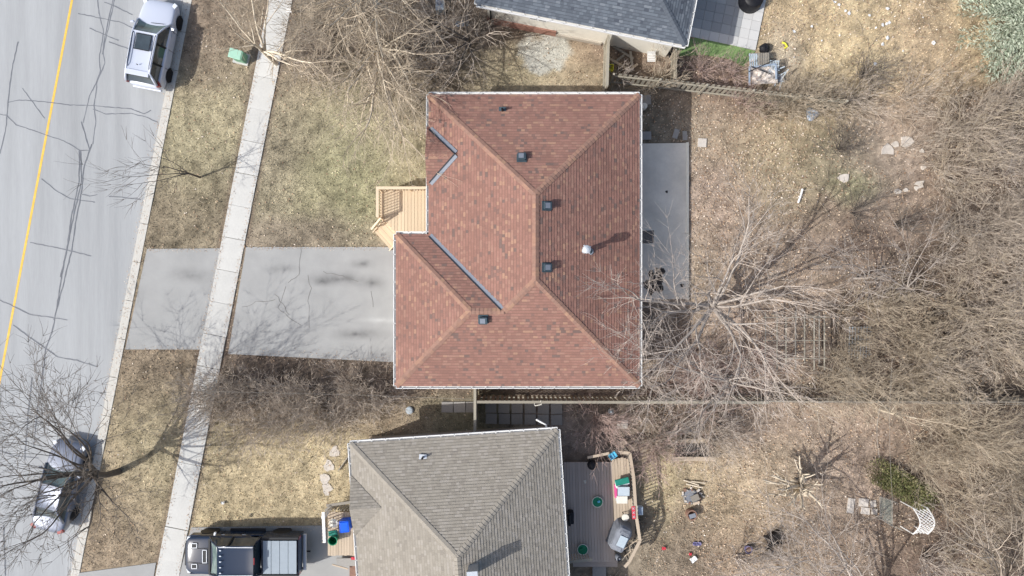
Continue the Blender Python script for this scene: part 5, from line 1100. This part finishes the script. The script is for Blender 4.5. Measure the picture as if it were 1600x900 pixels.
u = thing('pale_plank', 'pale notched plank right of the violet bucket', 'plank', W(1202, 858)); piece_ab('board', 'tanwood', u, W(1197, 853, .1), W(1207, 868, .1), .1, .04)
# lattice arbor and wire frame
u = thing('lattice_arbor', 'white arched lattice arbor standing at the right of the wire frame', 'arbor', W(1415, 808))
A0 = Vector(W(1401, 812)); 
def arc(t, s):   # s: 0..1 across the depth, t: 0..1 along the arch running north to south
    y0 = W(0, 783).y; y1 = W(0, 822).y; x = W(1407, 0).x + s * .72 + .16 * math.sin(PI * t); return Vector((x, y0 + (y1 - y0) * t, 1.15 + .32 * math.sin(PI * t)))
for s in (0, 1): mb = MB(); mb.tube([arc(k / 12, s) for k in range(13)], .032, 6).build('arch_rail', 'white', u)
lt = 9
for k in range(-5, 12):
    for dd in (1, -1):
        P = []
        for i in range(9):
            s = i / 8; t = (k + dd * s * 3.6 + (0 if dd > 0 else 4)) / 8
            if 0 <= t <= 1: P.append(arc(t, s) + Vector((0, 0, .012 * dd)))
        if len(P) > 1: 
            mb = MB()
            for a, b in zip(P[:-1], P[1:]): mb.beam(a, b, .036, .012)
            mb.build('lattice_strip', 'white', u)
for (t, s) in ((0, 0), (0, 1), (1, 0), (1, 1)): a = arc(t, s); piece('post', 'white', u, (a.x, a.y, a.z / 2), (.05, .05, a.z))
u = thing('cold_frame', 'thin pale garden frame with clear sheeting left of the lattice arbor', 'frame', W(1388, 800))
Q = [W(1375, 776, .7), W(1375, 810, .7), W(1394, 822, .7), W(1394, 783, .7)]; Q2 = [W(1394, 783, .7), W(1394, 822, .7), W(1411, 829, .7), W(1402, 786, .7)]
for a, b in ((Q[0], Q[1]), (Q[1], Q[2]), (Q[2], Q[3]), (Q[3], Q[0]), (Q2[1], Q2[2]), (Q2[3], Q2[0])): piece_ab('frame_bar', 'wire', u, a, b, .035, .03)
for q in Q + Q2[2:]: piece('post', 'wire', u, (q.x, q.y, .35), (.03, .03, .7))
M['film'] = mat('cloudy_plastic_film', S((150, 156, 146)), var=.2, scale=4, rough=.3, alpha=.45)
MB().poly([q - Vector((0, 0, .02)) for q in Q]).build('plastic_film', 'film', u)
# overhead cables
def cable(label, pts, r=.006):
    P = [W(*p) for p in pts]; Q = []
    for a, b in zip(P[:-1], P[1:]):
        for i in range(8): t = i / 8; Q.append(a.lerp(b, t) - Vector((0, 0, .25 * math.sin(PI * t))))
    Q.append(P[-1]); tag(MB().tube(Q, r, 5).build('cable', 'wire', None, loc=P[0]), label, 'cable')
cable('thin pale cable crossing the hedge toward the gap between the two roofs', [(330, 612, 4.2), (742, 624, 3.0)])
cable('overhead cable running along the long fence to the right edge', [(1000, 626, 4.0), (1250, 629, 4.6), (1680, 634, 5.0)])
cable('cable hanging down the picture over the juniper bush', [(1394, 560, 4.0), (1395, 790, 3.2)]); 
cable('darker cable crossing the yard beside the fence tree', [(1375, 636, 3.0), (1374, 715, 2.4)], r=.012)
tag(MB().tube([W(845 + 0, 626, 1.9), W(846, 632, 1.7), W(836, 634, 1.6), (W(834, 628, 1.7))], .025, 6).build('hose', 'offwhite', None, loc=W(841, 630)), 'pale looped hose hanging on the fence between the roofs', 'hose')

# ------------------------------------------------------------------ back deck of the grey-roofed house
ZB = .55; ex = (ne - nw).normalized(); R_ = -.06
dk = thing('back_deck', 'brown weathered back deck with slatted rail behind the grey-roofed house', 'deck', W(935, 790, 0))
x0, x1 = W(882, 0, ZB).x, W(958, 0, ZB).x; y1_, y0_ = W(0, 722, ZB).y, W(0, 878, ZB).y; n = 17
for i in range(n): piece('deck_board', 'deckwood', dk, (x0 + (i + .5) * (x1 - x0) / n + .02, (y0_ + y1_) / 2, ZB - .02), ((x1 - x0) / n - .012, y1_ - y0_, .04), rz=.03)
x2, x3 = W(958, 0, ZB).x, W(990, 0, ZB).x; n = 7
for i in range(n):
    t = (i + .5) / n; piece('lower_board', 'tanwood', dk, (x2 + t * (x3 - x2), W(0, 783, ZB).y + .1, ZB + .02), ((x3 - x2) / n - .012, 4.3 - .5 * abs(t - .5), .04), rz=.04)
R1 = [(959, 706, 1.5), (984, 708, 1.5), (990, 745, 1.5), (994, 806, 1.5), (1000, 845, 1.5), (983, 878, 1.5), (976, 886, 1.5)]
for a, b in zip(R1[:-1], R1[1:]):
    piece_ab('top_rail', 'tanwood', dk, W(*a), W(*b), .15, .04); A = W(*a); B = W(*b); L = (B - A).length; piece('railing_post', 'oldwood', dk, (A.x, A.y, .73), (.09, .09, 1.44)); k = max(1, int(L / .17))
    for i in range(1, k): q = A.lerp(B, i / k); piece('baluster', 'oldwood', dk, (q.x, q.y, 1.0), (.04, .04, .92))
    piece_ab('bottom_rail', 'oldwood', dk, Vector((A.x, A.y, ZB + .08)), Vector((B.x, B.y, ZB + .08)), .04, .05)
piece_ab('top_rail', 'tanwood', dk, W(918, 715, 1.45), W(952, 708, 1.45), .13, .04)
piece('step', 'slab', dk, W(936, 893, .12), (.7, .8, .22)); piece('step', 'deckwood', dk, W(930, 880, .35), (2.3, .35, .05))
for i in range(7): piece('stair_baluster', 'tanwood', dk, W(894 + i * 4.2, 871, 1.05), (.05, .05, .9))
piece_ab('stair_rail', 'fence', dk, W(890, 878, 1.5), W(926, 874, 1.5), .14, .04)
DZ = ZB
for (x, y, s, lb) in ((933, 783, 1, 'green round tray with white rim in the middle of the brown deck'), (910, 857, -1, 'green round tray with white rim near the stairs of the brown deck')):
    c = W(x, y, DZ); u = thing('planter', lb, 'planter', c, group='green round planters on the deck'); MB().lathe(c, [(.22, 0), (.26, .14), (.25, .15), (.01, .13)], 22).build('pot', 'green', u); MB().lathe(c, [(.25, .13), (.285, .165), (.255, .165), (.25, .13)], 22).build('rim', 'offwhite', u)
    MB().box(c + Vector((s * .06, .03, .18)), (.14, .12, .08), rz=.3).build('packet', 'cyan' if s > 0 else 'green', u, bevel=.02)
c = W(971, 762, DZ + .03); u = thing('cushion_stack', 'leaning stack of grey, teal and plum chair cushions on the deck', 'cushions', c)
for k, (dx, dy, m, w, h) in enumerate(((-.02, .42, 'teal', .72, .34), (.0, .36, 'palecloth', .70, .34), (-.04, .28, 'offwhite', .66, .36), (.04, .20, 'plum', .62, .40), (.0, .12, 'pink', .60, .5))): MB().box(c + Vector((dx, dy, .35 - k * .03)), (w, h, .10), rot=Matrix.Rotation(.25, 3, 'Z') @ Matrix.Rotation(.25, 3, 'X')).build('cushion', m, u, bevel=.03)
MB().box(c + Vector((-.32, -.1, .2)), (.14, .7, .2), rz=.05).build('cushion', 'pink', u, bevel=.03)
c = W(972, 763, DZ); u = thing('storage_box', 'grey-blue lidded storage box beside the cushion stack', 'box', c); MB().box(c + Vector((0, 0, .25)), (.56, .42, .5)).build('body', 'greycloth', u, bevel=.02); MB().box(c + Vector((0, 0, .52)), (.60, .46, .05)).build('lid', 'palecloth', u, bevel=.02)
c = W(970, 777, DZ); u = thing('storage_box', 'pale grey lidded storage box, the lower of the two on the deck', 'box', c); MB().box(c + Vector((0, 0, .2)), (.52, .34, .4)).build('body', 'palecloth', u, bevel=.02); MB().box(c + Vector((0, 0, .42)), (.56, .38, .04)).build('lid', 'offwhite', u, bevel=.02)
c = W(975, 804, DZ); u = thing('round_stool', 'round cream-topped stool beside the grey barbecue cover', 'stool', c); MB().lathe(c + Vector((0, 0, .42)), [(.17, 0), (.19, .03), (.17, .07), (.02, .08)], 20).build('seat', 'offwhite', u)
for k in range(3): t = k * 2.1; MB().tube([c + Vector((math.cos(t) * .16, math.sin(t) * .16, 0)), c + Vector((math.cos(t) * .1, math.sin(t) * .1, .43))], .02, 6).build('leg', 'black', u)
c = W(966, 832, DZ); u = thing('covered_barbecue', 'large barbecue under a wrinkled grey cover at the deck corner', 'barbecue', c); R = Matrix.Rotation(-.45, 3, 'Z')
mb = MB()
for (zz, w, h) in ((0, .46, .74), (.5, .43, .70), (.9, .40, .66), (1.02, .34, .58), (1.10, .20, .42)):
    for k in range(24):
        t = 2 * PI * k / 24; x = math.copysign(abs(math.cos(t)) ** .45, math.cos(t)) * w; y = math.copysign(abs(math.sin(t)) ** .45, math.sin(t)) * h; p = c + R @ Vector((x, y, zz)); mb.v.append((p.x + random.uniform(-.02, .02), p.y + random.uniform(-.02, .02), p.z + random.uniform(-.015, .015)))
for r in range(4):
    for k in range(24): j = (k + 1) % 24; mb.f.append((r * 24 + k, r * 24 + j, (r + 1) * 24 + j, (r + 1) * 24 + k))
mb.f.append(tuple(4 * 24 + k for k in range(24))); mb.build('cover', 'greycloth', u); MB().box(c + R @ Vector((.05, -.05, 1.13)), (.42, .55, .03), rot=R @ Matrix.Rotation(.1, 3, 'Y')).build('folded_cloth', 'palecloth', u, bevel=.01)
MB().box(c + R @ Vector((0, .42, 1.05)), (.5, .3, .06), rot=R @ Matrix.Rotation(-.3, 3, 'X')).build('cover_flap', 'greycloth', u, bevel=.02)
c = W(965, 868, DZ); u = thing('gas_bottle', 'pale gas bottle with dark collar at the corner of the deck', 'gas bottle', c); MB().lathe(c, [(.12, 0), (.15, .05), (.15, .35), (.10, .45), (.05, .47)], 18).build('bottle', 'greycloth', u, smooth=True); MB().lathe(c, [(.09, .44), (.10, .54), (.085, .54), (.08, .45)], 16).build('collar', 'black', u)
u = thing('garden_tools', 'bundle of rakes and poles leaning in the deck rail corner', 'tools', W(985, 858, DZ))
for (a, b) in (((970, 862), (998, 842)), ((975, 870), (1000, 850)), ((968, 850), (996, 846)), ((980, 845), (990, 872))): MB().tube([W(*a, .9), W(*b, 1.3)], .018, 6).build('handle', 'tanwood', u)
u = thing('painted_panel', 'faded red panel with pale marks fixed on the deck rail', 'panel', W(990, 802, 1.5)); MB().box(W(990, 801, 1.54), (.17, .64, .03), rz=.06).build('board', 'red', u)
for k in range(3):
    c = W(989.6 + k * .5, 794.5 + k * 6.5, 1.562); MB().beam(c + Vector((-.05, -.05, 0)), c + Vector((.05, .05, 0)), .02, .008).beam(c + Vector((-.05, .05, .004)), c + Vector((.05, -.05, .004)), .02, .008).build('pale_mark', 'palecloth', u)
c = W(1000, 797, 1.1); u = thing('hanging_box', 'pale blue-grey box hanging outside the deck rail', 'box', c); MB().box(c, (.26, .42, .3)).build('box', 'palecloth', u, bevel=.02); MB().box(c + Vector((0, 0, .16)), (.2, .34, .02)).build('inlay', 'tarp', u)
c = W(999, 818, 1.1); o = MB().tube([W(999, 812, 1.2), W(1000, 832, 1.1), W(998, 850, .9)], .05, 8).build('black_pole', 'black', None, loc=c); tag(o, 'thick black pole leaning outside the deck rail', 'pole')
c = W(957, 711, 1.5); u = thing('blue_basket', 'light blue plastic basket on the corner of the deck rail', 'basket', c); R = Matrix.Rotation(.6, 3, 'Z')
MB().box(c + Vector((0, 0, .04)), (.36, .26, .02), rot=R).build('bottom', 'cyan', u)
for s in (-1, 1): MB().box(c + R @ Vector((s * .18, 0, .1)), (.02, .28, .14), rot=R).build('side', 'cyan', u); MB().box(c + R @ Vector((0, s * .13, .1)), (.34, .02, .14), rot=R).build('side', 'cyan', u)
MB().box(c + Vector((0, 0, .1)), (.03, .24, .03), rot=R).build('divider', 'cyan', u)
c = W(923, 721, DZ); u = thing('kettle_grill', 'black kettle grill at the top of the deck', 'grill', c); MB().lathe(c, [(.06, .45), (.2, .52), (.26, .68), (.22, .82), (.1, .9), (.01, .91)], 20).build('bowl', 'black', u, smooth=True)
for k in range(3): t = k * 2.1; MB().tube([c + Vector((math.cos(t) * .26, math.sin(t) * .26, 0)), c + Vector((math.cos(t) * .1, math.sin(t) * .1, .55))], .018, 6).build('leg', 'black', u)
c = W(891, 805, DZ); mb = MB(); mb.lathe(c, [(.16, 0), (.2, .2), (.15, .7), (.05, .78)], 12).build
u = thing('covered_chair', 'chair under a black cover against the back wall of the grey-roofed house', 'chair', c); mb2 = MB().box(c + Vector((0, 0, .25)), (.3, .62, .5)).box(c + Vector((-.10, 0, .6)), (.12, .6, .5)); mb2.build('cover', 'black', u, bevel=.05)
crumple('white_glove', 'small white glove lying on the brown deck boards', 'glove', 912, 748, .1, .18, 'offwhite', z=DZ + .02)
c = W(954, 642, 0); u = thing('plastic_jug', 'whitish plastic jug by the fence above the brown deck', 'jug', c); MB().lathe(c, [(.14, 0), (.16, .1), (.15, .28), (.05, .36), (.05, .40)], 14).build('jug', 'palecloth', u, smooth=True)
c = W(972, 662, 0); u = thing('paving_slab', 'pale tan slab leaning in the brush above the deck', 'slab', c); piece('slab', 'stone', u, c + Vector((0, 0, .1)), (.55, .5, .06), rot=Matrix.Rotation(.3, 3, 'X'))
c = W(640, 641, 0); u = thing('metal_disc', 'round grey metal lid near the corner shrub by the driveway hedge', 'lid', c); MB().lathe(c, [(.19, .02), (.2, .06), (.15, .1), (.01, .12)], 20).build('disc', 'palecloth', u)
# side porch of the grey-roofed house with bins
ZP = .5; pc = thing('side_porch', 'small wooden porch with white rail on the street side of the grey-roofed house', 'porch', W(535, 840, 0))
xa, xb = W(512, 0, ZP).x, W(572, 0, ZP).x; ya, yb2 = W(0, 800, ZP).y, W(0, 868, ZP).y; n = 14
for i in range(n): piece('deck_board', 'tanwood', pc, (xa + (i + .5) * (xb - xa) / n, (ya + yb2) / 2, ZP - .02), ((xb - xa) / n - .012, abs(ya - yb2) + random.uniform(-.05, .05), .04))
piece_ab('top_rail', 'white', pc, W(505, 800, 1.45), W(507, 848, 1.45), .14, .05); piece('railing_post', 'white', pc, W(511, 801, .72), (.18, .14, 1.44))
for k in range(8): piece('baluster', 'tanwood', pc, W(507.5, 806 + k * 5.2, 1.0), (.04, .04, .9))
piece_ab('top_rail', 'oldwood', pc, W(510, 790, 1.45), W(553, 784, 1.45), .13, .04); piece_ab('top_rail', 'oldwood', pc, W(508, 798, 1.45), W(518, 789, 1.45), .1, .04)
for k in range(8): piece('baluster', 'oldwood', pc, W(516 + k * 5, 793, .95), (.05, .04, .85))
piece('step', 'slab', pc, W(541, 878, .28), (1.0, .4, .06)); piece_ab('step_nosing', 'tanwood', pc, W(519, 882, .3), W(544, 889, .3), .06, .06); piece('landing', 'rust', pc, W(560, 890, .1), (.9, 1.0, .1))
c = W(542, 817, ZP); u = thing('recycling_box', 'bright blue recycling box on the side porch of the grey-roofed house', 'bin', c); 
MB().box(c + Vector((0, 0, .03)), (.42, .52, .04), rz=.1).build('bottom', 'blue', u)
mb = MB(); R = Matrix.Rotation(.1, 3, 'Z'); 
for s in (-1, 1): mb.box(c + R @ Vector((s * .22, 0, .3)), (.03, .56, .6), rot=R); mb.box(c + R @ Vector((0, s * .27, .3)), (.44, .03, .6), rot=R)
mb.build('box', 'blue', u); MB().box(c + R @ Vector((0, -.02, .56)), (.40, .50, .06), rot=R).build('lid', 'blue', u, bevel=.02)
c = W(524, 839, ZP); u = thing('organics_bin', 'dark green round bin with open top on the side porch', 'bin', c); MB().lathe(c, [(.18, 0), (.22, .55), (.24, .56), (.20, .56), (.17, .05)], 22).build('bin', 'green', u); MB().box(c + Vector((-.02, .34, .4)), (.46, .26, .08), rz=.15).build('hinged_lid', 'teal', u, bevel=.02)
for k in range(3): MB().box(c + Vector((-.02, .26 + k * .09, .45)), (.40, .025, .02), rz=.15).build('lid_rib', 'teal', u)
c = W(525, 812, ZP); u = thing('round_table', 'round cream folding table top leaning beside the blue box', 'table', c); MB().lathe(c + Vector((0, 0, .5)), [(.21, 0), (.23, .02), (.21, .04)], 24).build('tabletop', 'offwhite', u); MB().box(c + Vector((0, 0, .545)), (.40, .015, .006), rz=-.2).build('fold_line', 'rust', u)
for k in range(3): t = k * 2.1; MB().tube([c + Vector((math.cos(t) * .18, math.sin(t) * .18, 0)), c + Vector((math.cos(t) * .1, math.sin(t) * .1, .5))], .015, 6).build('leg', 'black', u)
crumple('red_cloth', 'small red cloth at the step of the side porch', 'cloth', 556, 866, .25, .14, 'red', z=ZP + .02)
crumple('white_paper', 'small white paper scrap on the straw lawn above the truck', 'paper', 349, 785, .18, .14, 'white')
# junk by the shady corner near the dark back tree
u = thing('log_heap', 'dark jumble of short black logs behind the dark back tree', 'logs', W(680, 37))
for k in range(5): MB().tube([W(668 + k * 3, 31 + k * 2, .1), W(680 + k * 2.5, 42 + k, .12)], .05, 6).build('log', 'char', u)
c = W(689, 12); u = thing('air_conditioner', 'grey-white air conditioning unit at the top edge left of the charcoal roof', 'air conditioner', c); MB().box(c + Vector((0, 0, .35)), (.42, .8, .7)).build('casing', 'palecloth', u, bevel=.03); MB().lathe(c + Vector((0, 0, .70)), [(.17, 0), (.16, .02)], 20).build('fan_grille', 'greycloth', u)
crumple('blue_tub', 'blue-grey plastic sheet in the shade by the dark back tree', 'sheet', 722, 38, .7, .3, 'tarp')

# ------------------------------------------------------------------ ground cover: grass blades, leaf litter, twigs
BLD = [PX([(375, 388), (622, 388), (622, 564), (350, 551)]), [(p[0], p[1]) for p in foot], PX([(232, 391), (348, 390), (316, 544), (198, 544)]), PX([(300, 826), (500, 823), (543, 836), (560, 872), (566, 1000), (250, 1000)]),
       PX([(122, 892), (246, 877), (225, 1000), (100, 1000)]), [(p.x, p.y) for p in inset([(c.x, c.y) for c in cs_], .4)], [(p.x, p.y) for p in inset([(c.x, c.y) for c in cn_], .4)], PX([(990, 222), (1077, 222), (1077, 470), (990, 470)]),
       PX([(1055, 60), (1092, 52), (1185, 78), (1172, 94), (1160, 106), (1135, 94), (1100, 88), (1060, 90)]), PX([(1085, -60), (1200, -60), (1182, 82), (1085, 58)]), PX([(592, 290), (672, 290), (672, 386), (592, 386)]), PX([(758, 624), (885, 624), (885, 664), (758, 664)]), PX([(690, 628), (745, 628), (745, 645), (690, 645)]),
       PX([(885, 715), (1000, 715), (1000, 895), (885, 895)])]
def free(X, Y):
    m = curbdist(X, Y) > .24; ps = (X / .033333 + 800) - SIDE(450 - Y / .033333); m &= np.abs(ps) > 17.6
    for b in BLD: m &= ~inpoly(X, Y, b)
    return m
def blades(name, n, hgt, wid, seed, label, cat, dens, bright=1.0, lean=1.6):
    g = np.random.default_rng(seed); X = g.uniform(-29, 29, n); Y = g.uniform(-17, 17, n); jx = (fbm(X, Y, .5, 5) - .5) * .22; jy = (fbm(X, Y, .5, 15) - .5) * .22; k = free(X + jx, Y + jy) & (curbdist(X, Y) > .2) & (g.random(n) < dens(X, Y)); X = X[k]; Y = Y[k]; n = len(X)
    Z = gheight(X, Y); a = g.uniform(0, 2 * PI, n) + 0; L = hgt * g.uniform(.5, 1.4, n); ln2 = g.uniform(.6, lean, n)
    dx = np.cos(a); dy = np.sin(a); w = wid * g.uniform(.6, 1.4, n); b = np.stack([X, Y, Z - .01], -1); hx = L * np.sin(np.arctan(ln2)); hz = L * np.cos(np.arctan(ln2))
    V = np.stack([b + np.stack([-dy * w, dx * w, 0 * w], -1), b + np.stack([dy * w, -dx * w, 0 * w], -1), b + np.stack([dx * hx, dy * hx, hz], -1)], 1).reshape(-1, 3)
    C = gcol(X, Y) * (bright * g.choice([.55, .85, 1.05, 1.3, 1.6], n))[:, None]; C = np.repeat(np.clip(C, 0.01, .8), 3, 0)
    o = colour_mesh(name, V, np.arange(n * 3).reshape(-1, 3), C, 'blade', 'stuff'); tag(o, label, cat); return o
def lawn(X, Y): px = X * 30 + 800; py = 450 - Y * 30; return np.where((px < 700) | ((px > 1190) & (py < 170)) | ((px > 1000) & (px < 1500) & (py > 700)), 1.0, .5)
blades('grass', 340000, .12, .015, 71, 'short dry thatchy grass covering lawns and verges', 'grass', lawn, 1.12)
blades('grass_tufts', 60000, .17, .018, 72, 'coarse straw tufts scattered through the dry lawns', 'grass', lambda X, Y: np.clip((fbm(X, Y, .8, 81) - .45) * 5, 0, 1), 1.18)
def litter(n, seed):
    g = np.random.default_rng(seed); X = g.uniform(-29, 29, n); Y = g.uniform(-17, 17, n); px = X * 30 + 800; py = 450 - Y * 30
    dn = np.where(px > 1000, .9, .15) * np.clip((fbm(X, Y, 1.3, 91) - .3) * 2.5, .15, 1); dn = np.where((px > 1080) & (px < 1260) & (py > 180) & (py < 620), 1, dn); k = free(X, Y) & (g.random(n) < dn); X = X[k]; Y = Y[k]; n = len(X)
    a = g.uniform(0, 2 * PI, n); s = g.uniform(.02, .055, n); Z = gheight(X, Y) + g.uniform(.01, .06, n); t = g.normal(0, .35, (n, 2)); V = np.zeros((n, 4, 3))
    for i, (u, v) in enumerate(((-1, 0), (0, -.7), (1, 0), (0, .7))):
        x = (u * np.cos(a) - v * np.sin(a)) * s; y = (u * np.sin(a) + v * np.cos(a)) * s; V[:, i] = np.stack([X + x, Y + y, Z + x * t[:, 0] + y * t[:, 1] + (abs(u) * s * .3)], -1)
    tag(colour_mesh('leaf_litter', V.reshape(-1, 3), np.arange(n * 4).reshape(-1, 4), None, 'leaf', 'stuff'), 'fallen brown leaves littering the ground', 'leaves')
litter(120000, 73)
def edge_litter(lines, n, seed):
    g = np.random.default_rng(seed); V = []
    for (a, b, z, w) in lines:
        A = np.array(W(*a)[:2]); B = np.array(W(*b)[:2]); L = np.linalg.norm(B - A); k = int(n * L / 10); t = g.random(k); d = (B - A) / L; nn = np.array([-d[1], d[0]]); o = g.normal(0, w, k)
        P = A + (B - A) * t[:, None] + nn * o[:, None]; a_ = g.uniform(0, 2 * PI, k); s_ = g.uniform(.012, .034, k); q = np.zeros((k, 4, 3))
        for i, (u, v) in enumerate(((-1, 0), (0, -.6), (1, 0), (0, .6))): q[:, i] = np.stack([P[:, 0] + (u * np.cos(a_) - v * np.sin(a_)) * s_, P[:, 1] + (u * np.sin(a_) + v * np.cos(a_)) * s_, z + .008 + g.uniform(0, .012, k)], -1)
        V.append(q)
    V = np.concatenate(V); tag(colour_mesh('edge_debris', V.reshape(-1, 3), np.arange(len(V) * 4).reshape(-1, 4), None, 'leaf', 'stuff'), 'leaf crumbs and grit collected along the paving edges', 'debris')
edge_litter([((385, 387), (618, 387), .03, .08), ((357, 552), (618, 564), .03, .22), ((380, 388), (356, 552), .03, .06), ((344, 390), (312, 545), .026, .09), ((230, 390), (344, 390), .026, .06), ((196, 545), (314, 545), .026, .12),
             ((CURB(0) - 9, 0), (CURB(390) - 9, 390), -.12, .10), ((CURB(390) - 9, 390), (CURB(900) - 9, 900), -.12, .07), ((CURB(0), 0), (CURB(900), 900), .02, .10), ((SIDE(0) - 15, 0), (SIDE(900) - 15, 900), .04, .06), ((SIDE(0) + 15, 0), (SIDE(900) + 15, 900), .04, .07), ((SIDE(560), 560), (SIDE(700), 700), .04, .25), ((300, 826), (500, 823), .03, .1)], 260, 76)
random.seed(74); segs = []
for i in range(9000):
    X = random.uniform(-28, 28); Y = random.uniform(-16, 16); px = X * 30 + 800
    if px < 1060 and random.random() > .12: continue
    if not free(np.array([X]), np.array([Y]))[0]: continue
    a = random.gauss(.3, 1.0); L = random.uniform(.15, .9); p = Vector((X, Y, random.uniform(.0, .12))); 
    for k in range(2): a += random.gauss(0, .35); q = p + Vector((math.cos(a) * L / 2, math.sin(a) * L / 2, random.uniform(-.02, .05))); segs.append((p, q, random.uniform(.004, .013), .004)); p = q
tag(seg_mesh('fallen_twigs', segs, 'twig_tan', None, kind='stuff'), 'thin fallen twigs scattered over the back yards', 'twigs')
random.seed(75)      # pale bits of paper and debris on the straw lawn
for i, (x, y) in enumerate([(1320, 18), (1326, 22), (1268, 42), (1303, 4), (1384, 38), (1378, 40), (1388, 36), (1385, 60), (1378, 70), (1410, 80), (1240, 50), (1283, 64), (1311, 56), (1240, 90), (1367, 44), (1385, 14), (1358, 24), (1441, 28), (1457, 68), (1310, 8), (1479, 118), (1366, 100)]):
    c = W(x, y); s = random.uniform(.05, .13); mb = MB(); mb.poly([c + Vector((random.uniform(-1, 1) * s, random.uniform(-1, 1) * s, .05 + random.random() * .03)) if k == 9 else c + Vector((math.cos(k * 1.26) * s * random.uniform(.5, 1.2), math.sin(k * 1.26) * s * random.uniform(.5, 1.2), .05 + random.random() * .05)) for k in range(5)])
    tag(mb.build('paper_scrap', 'white', None, loc=c), 'small white paper scrap on the straw-coloured lawn at top right', 'scrap', 'white scraps on the straw lawn')
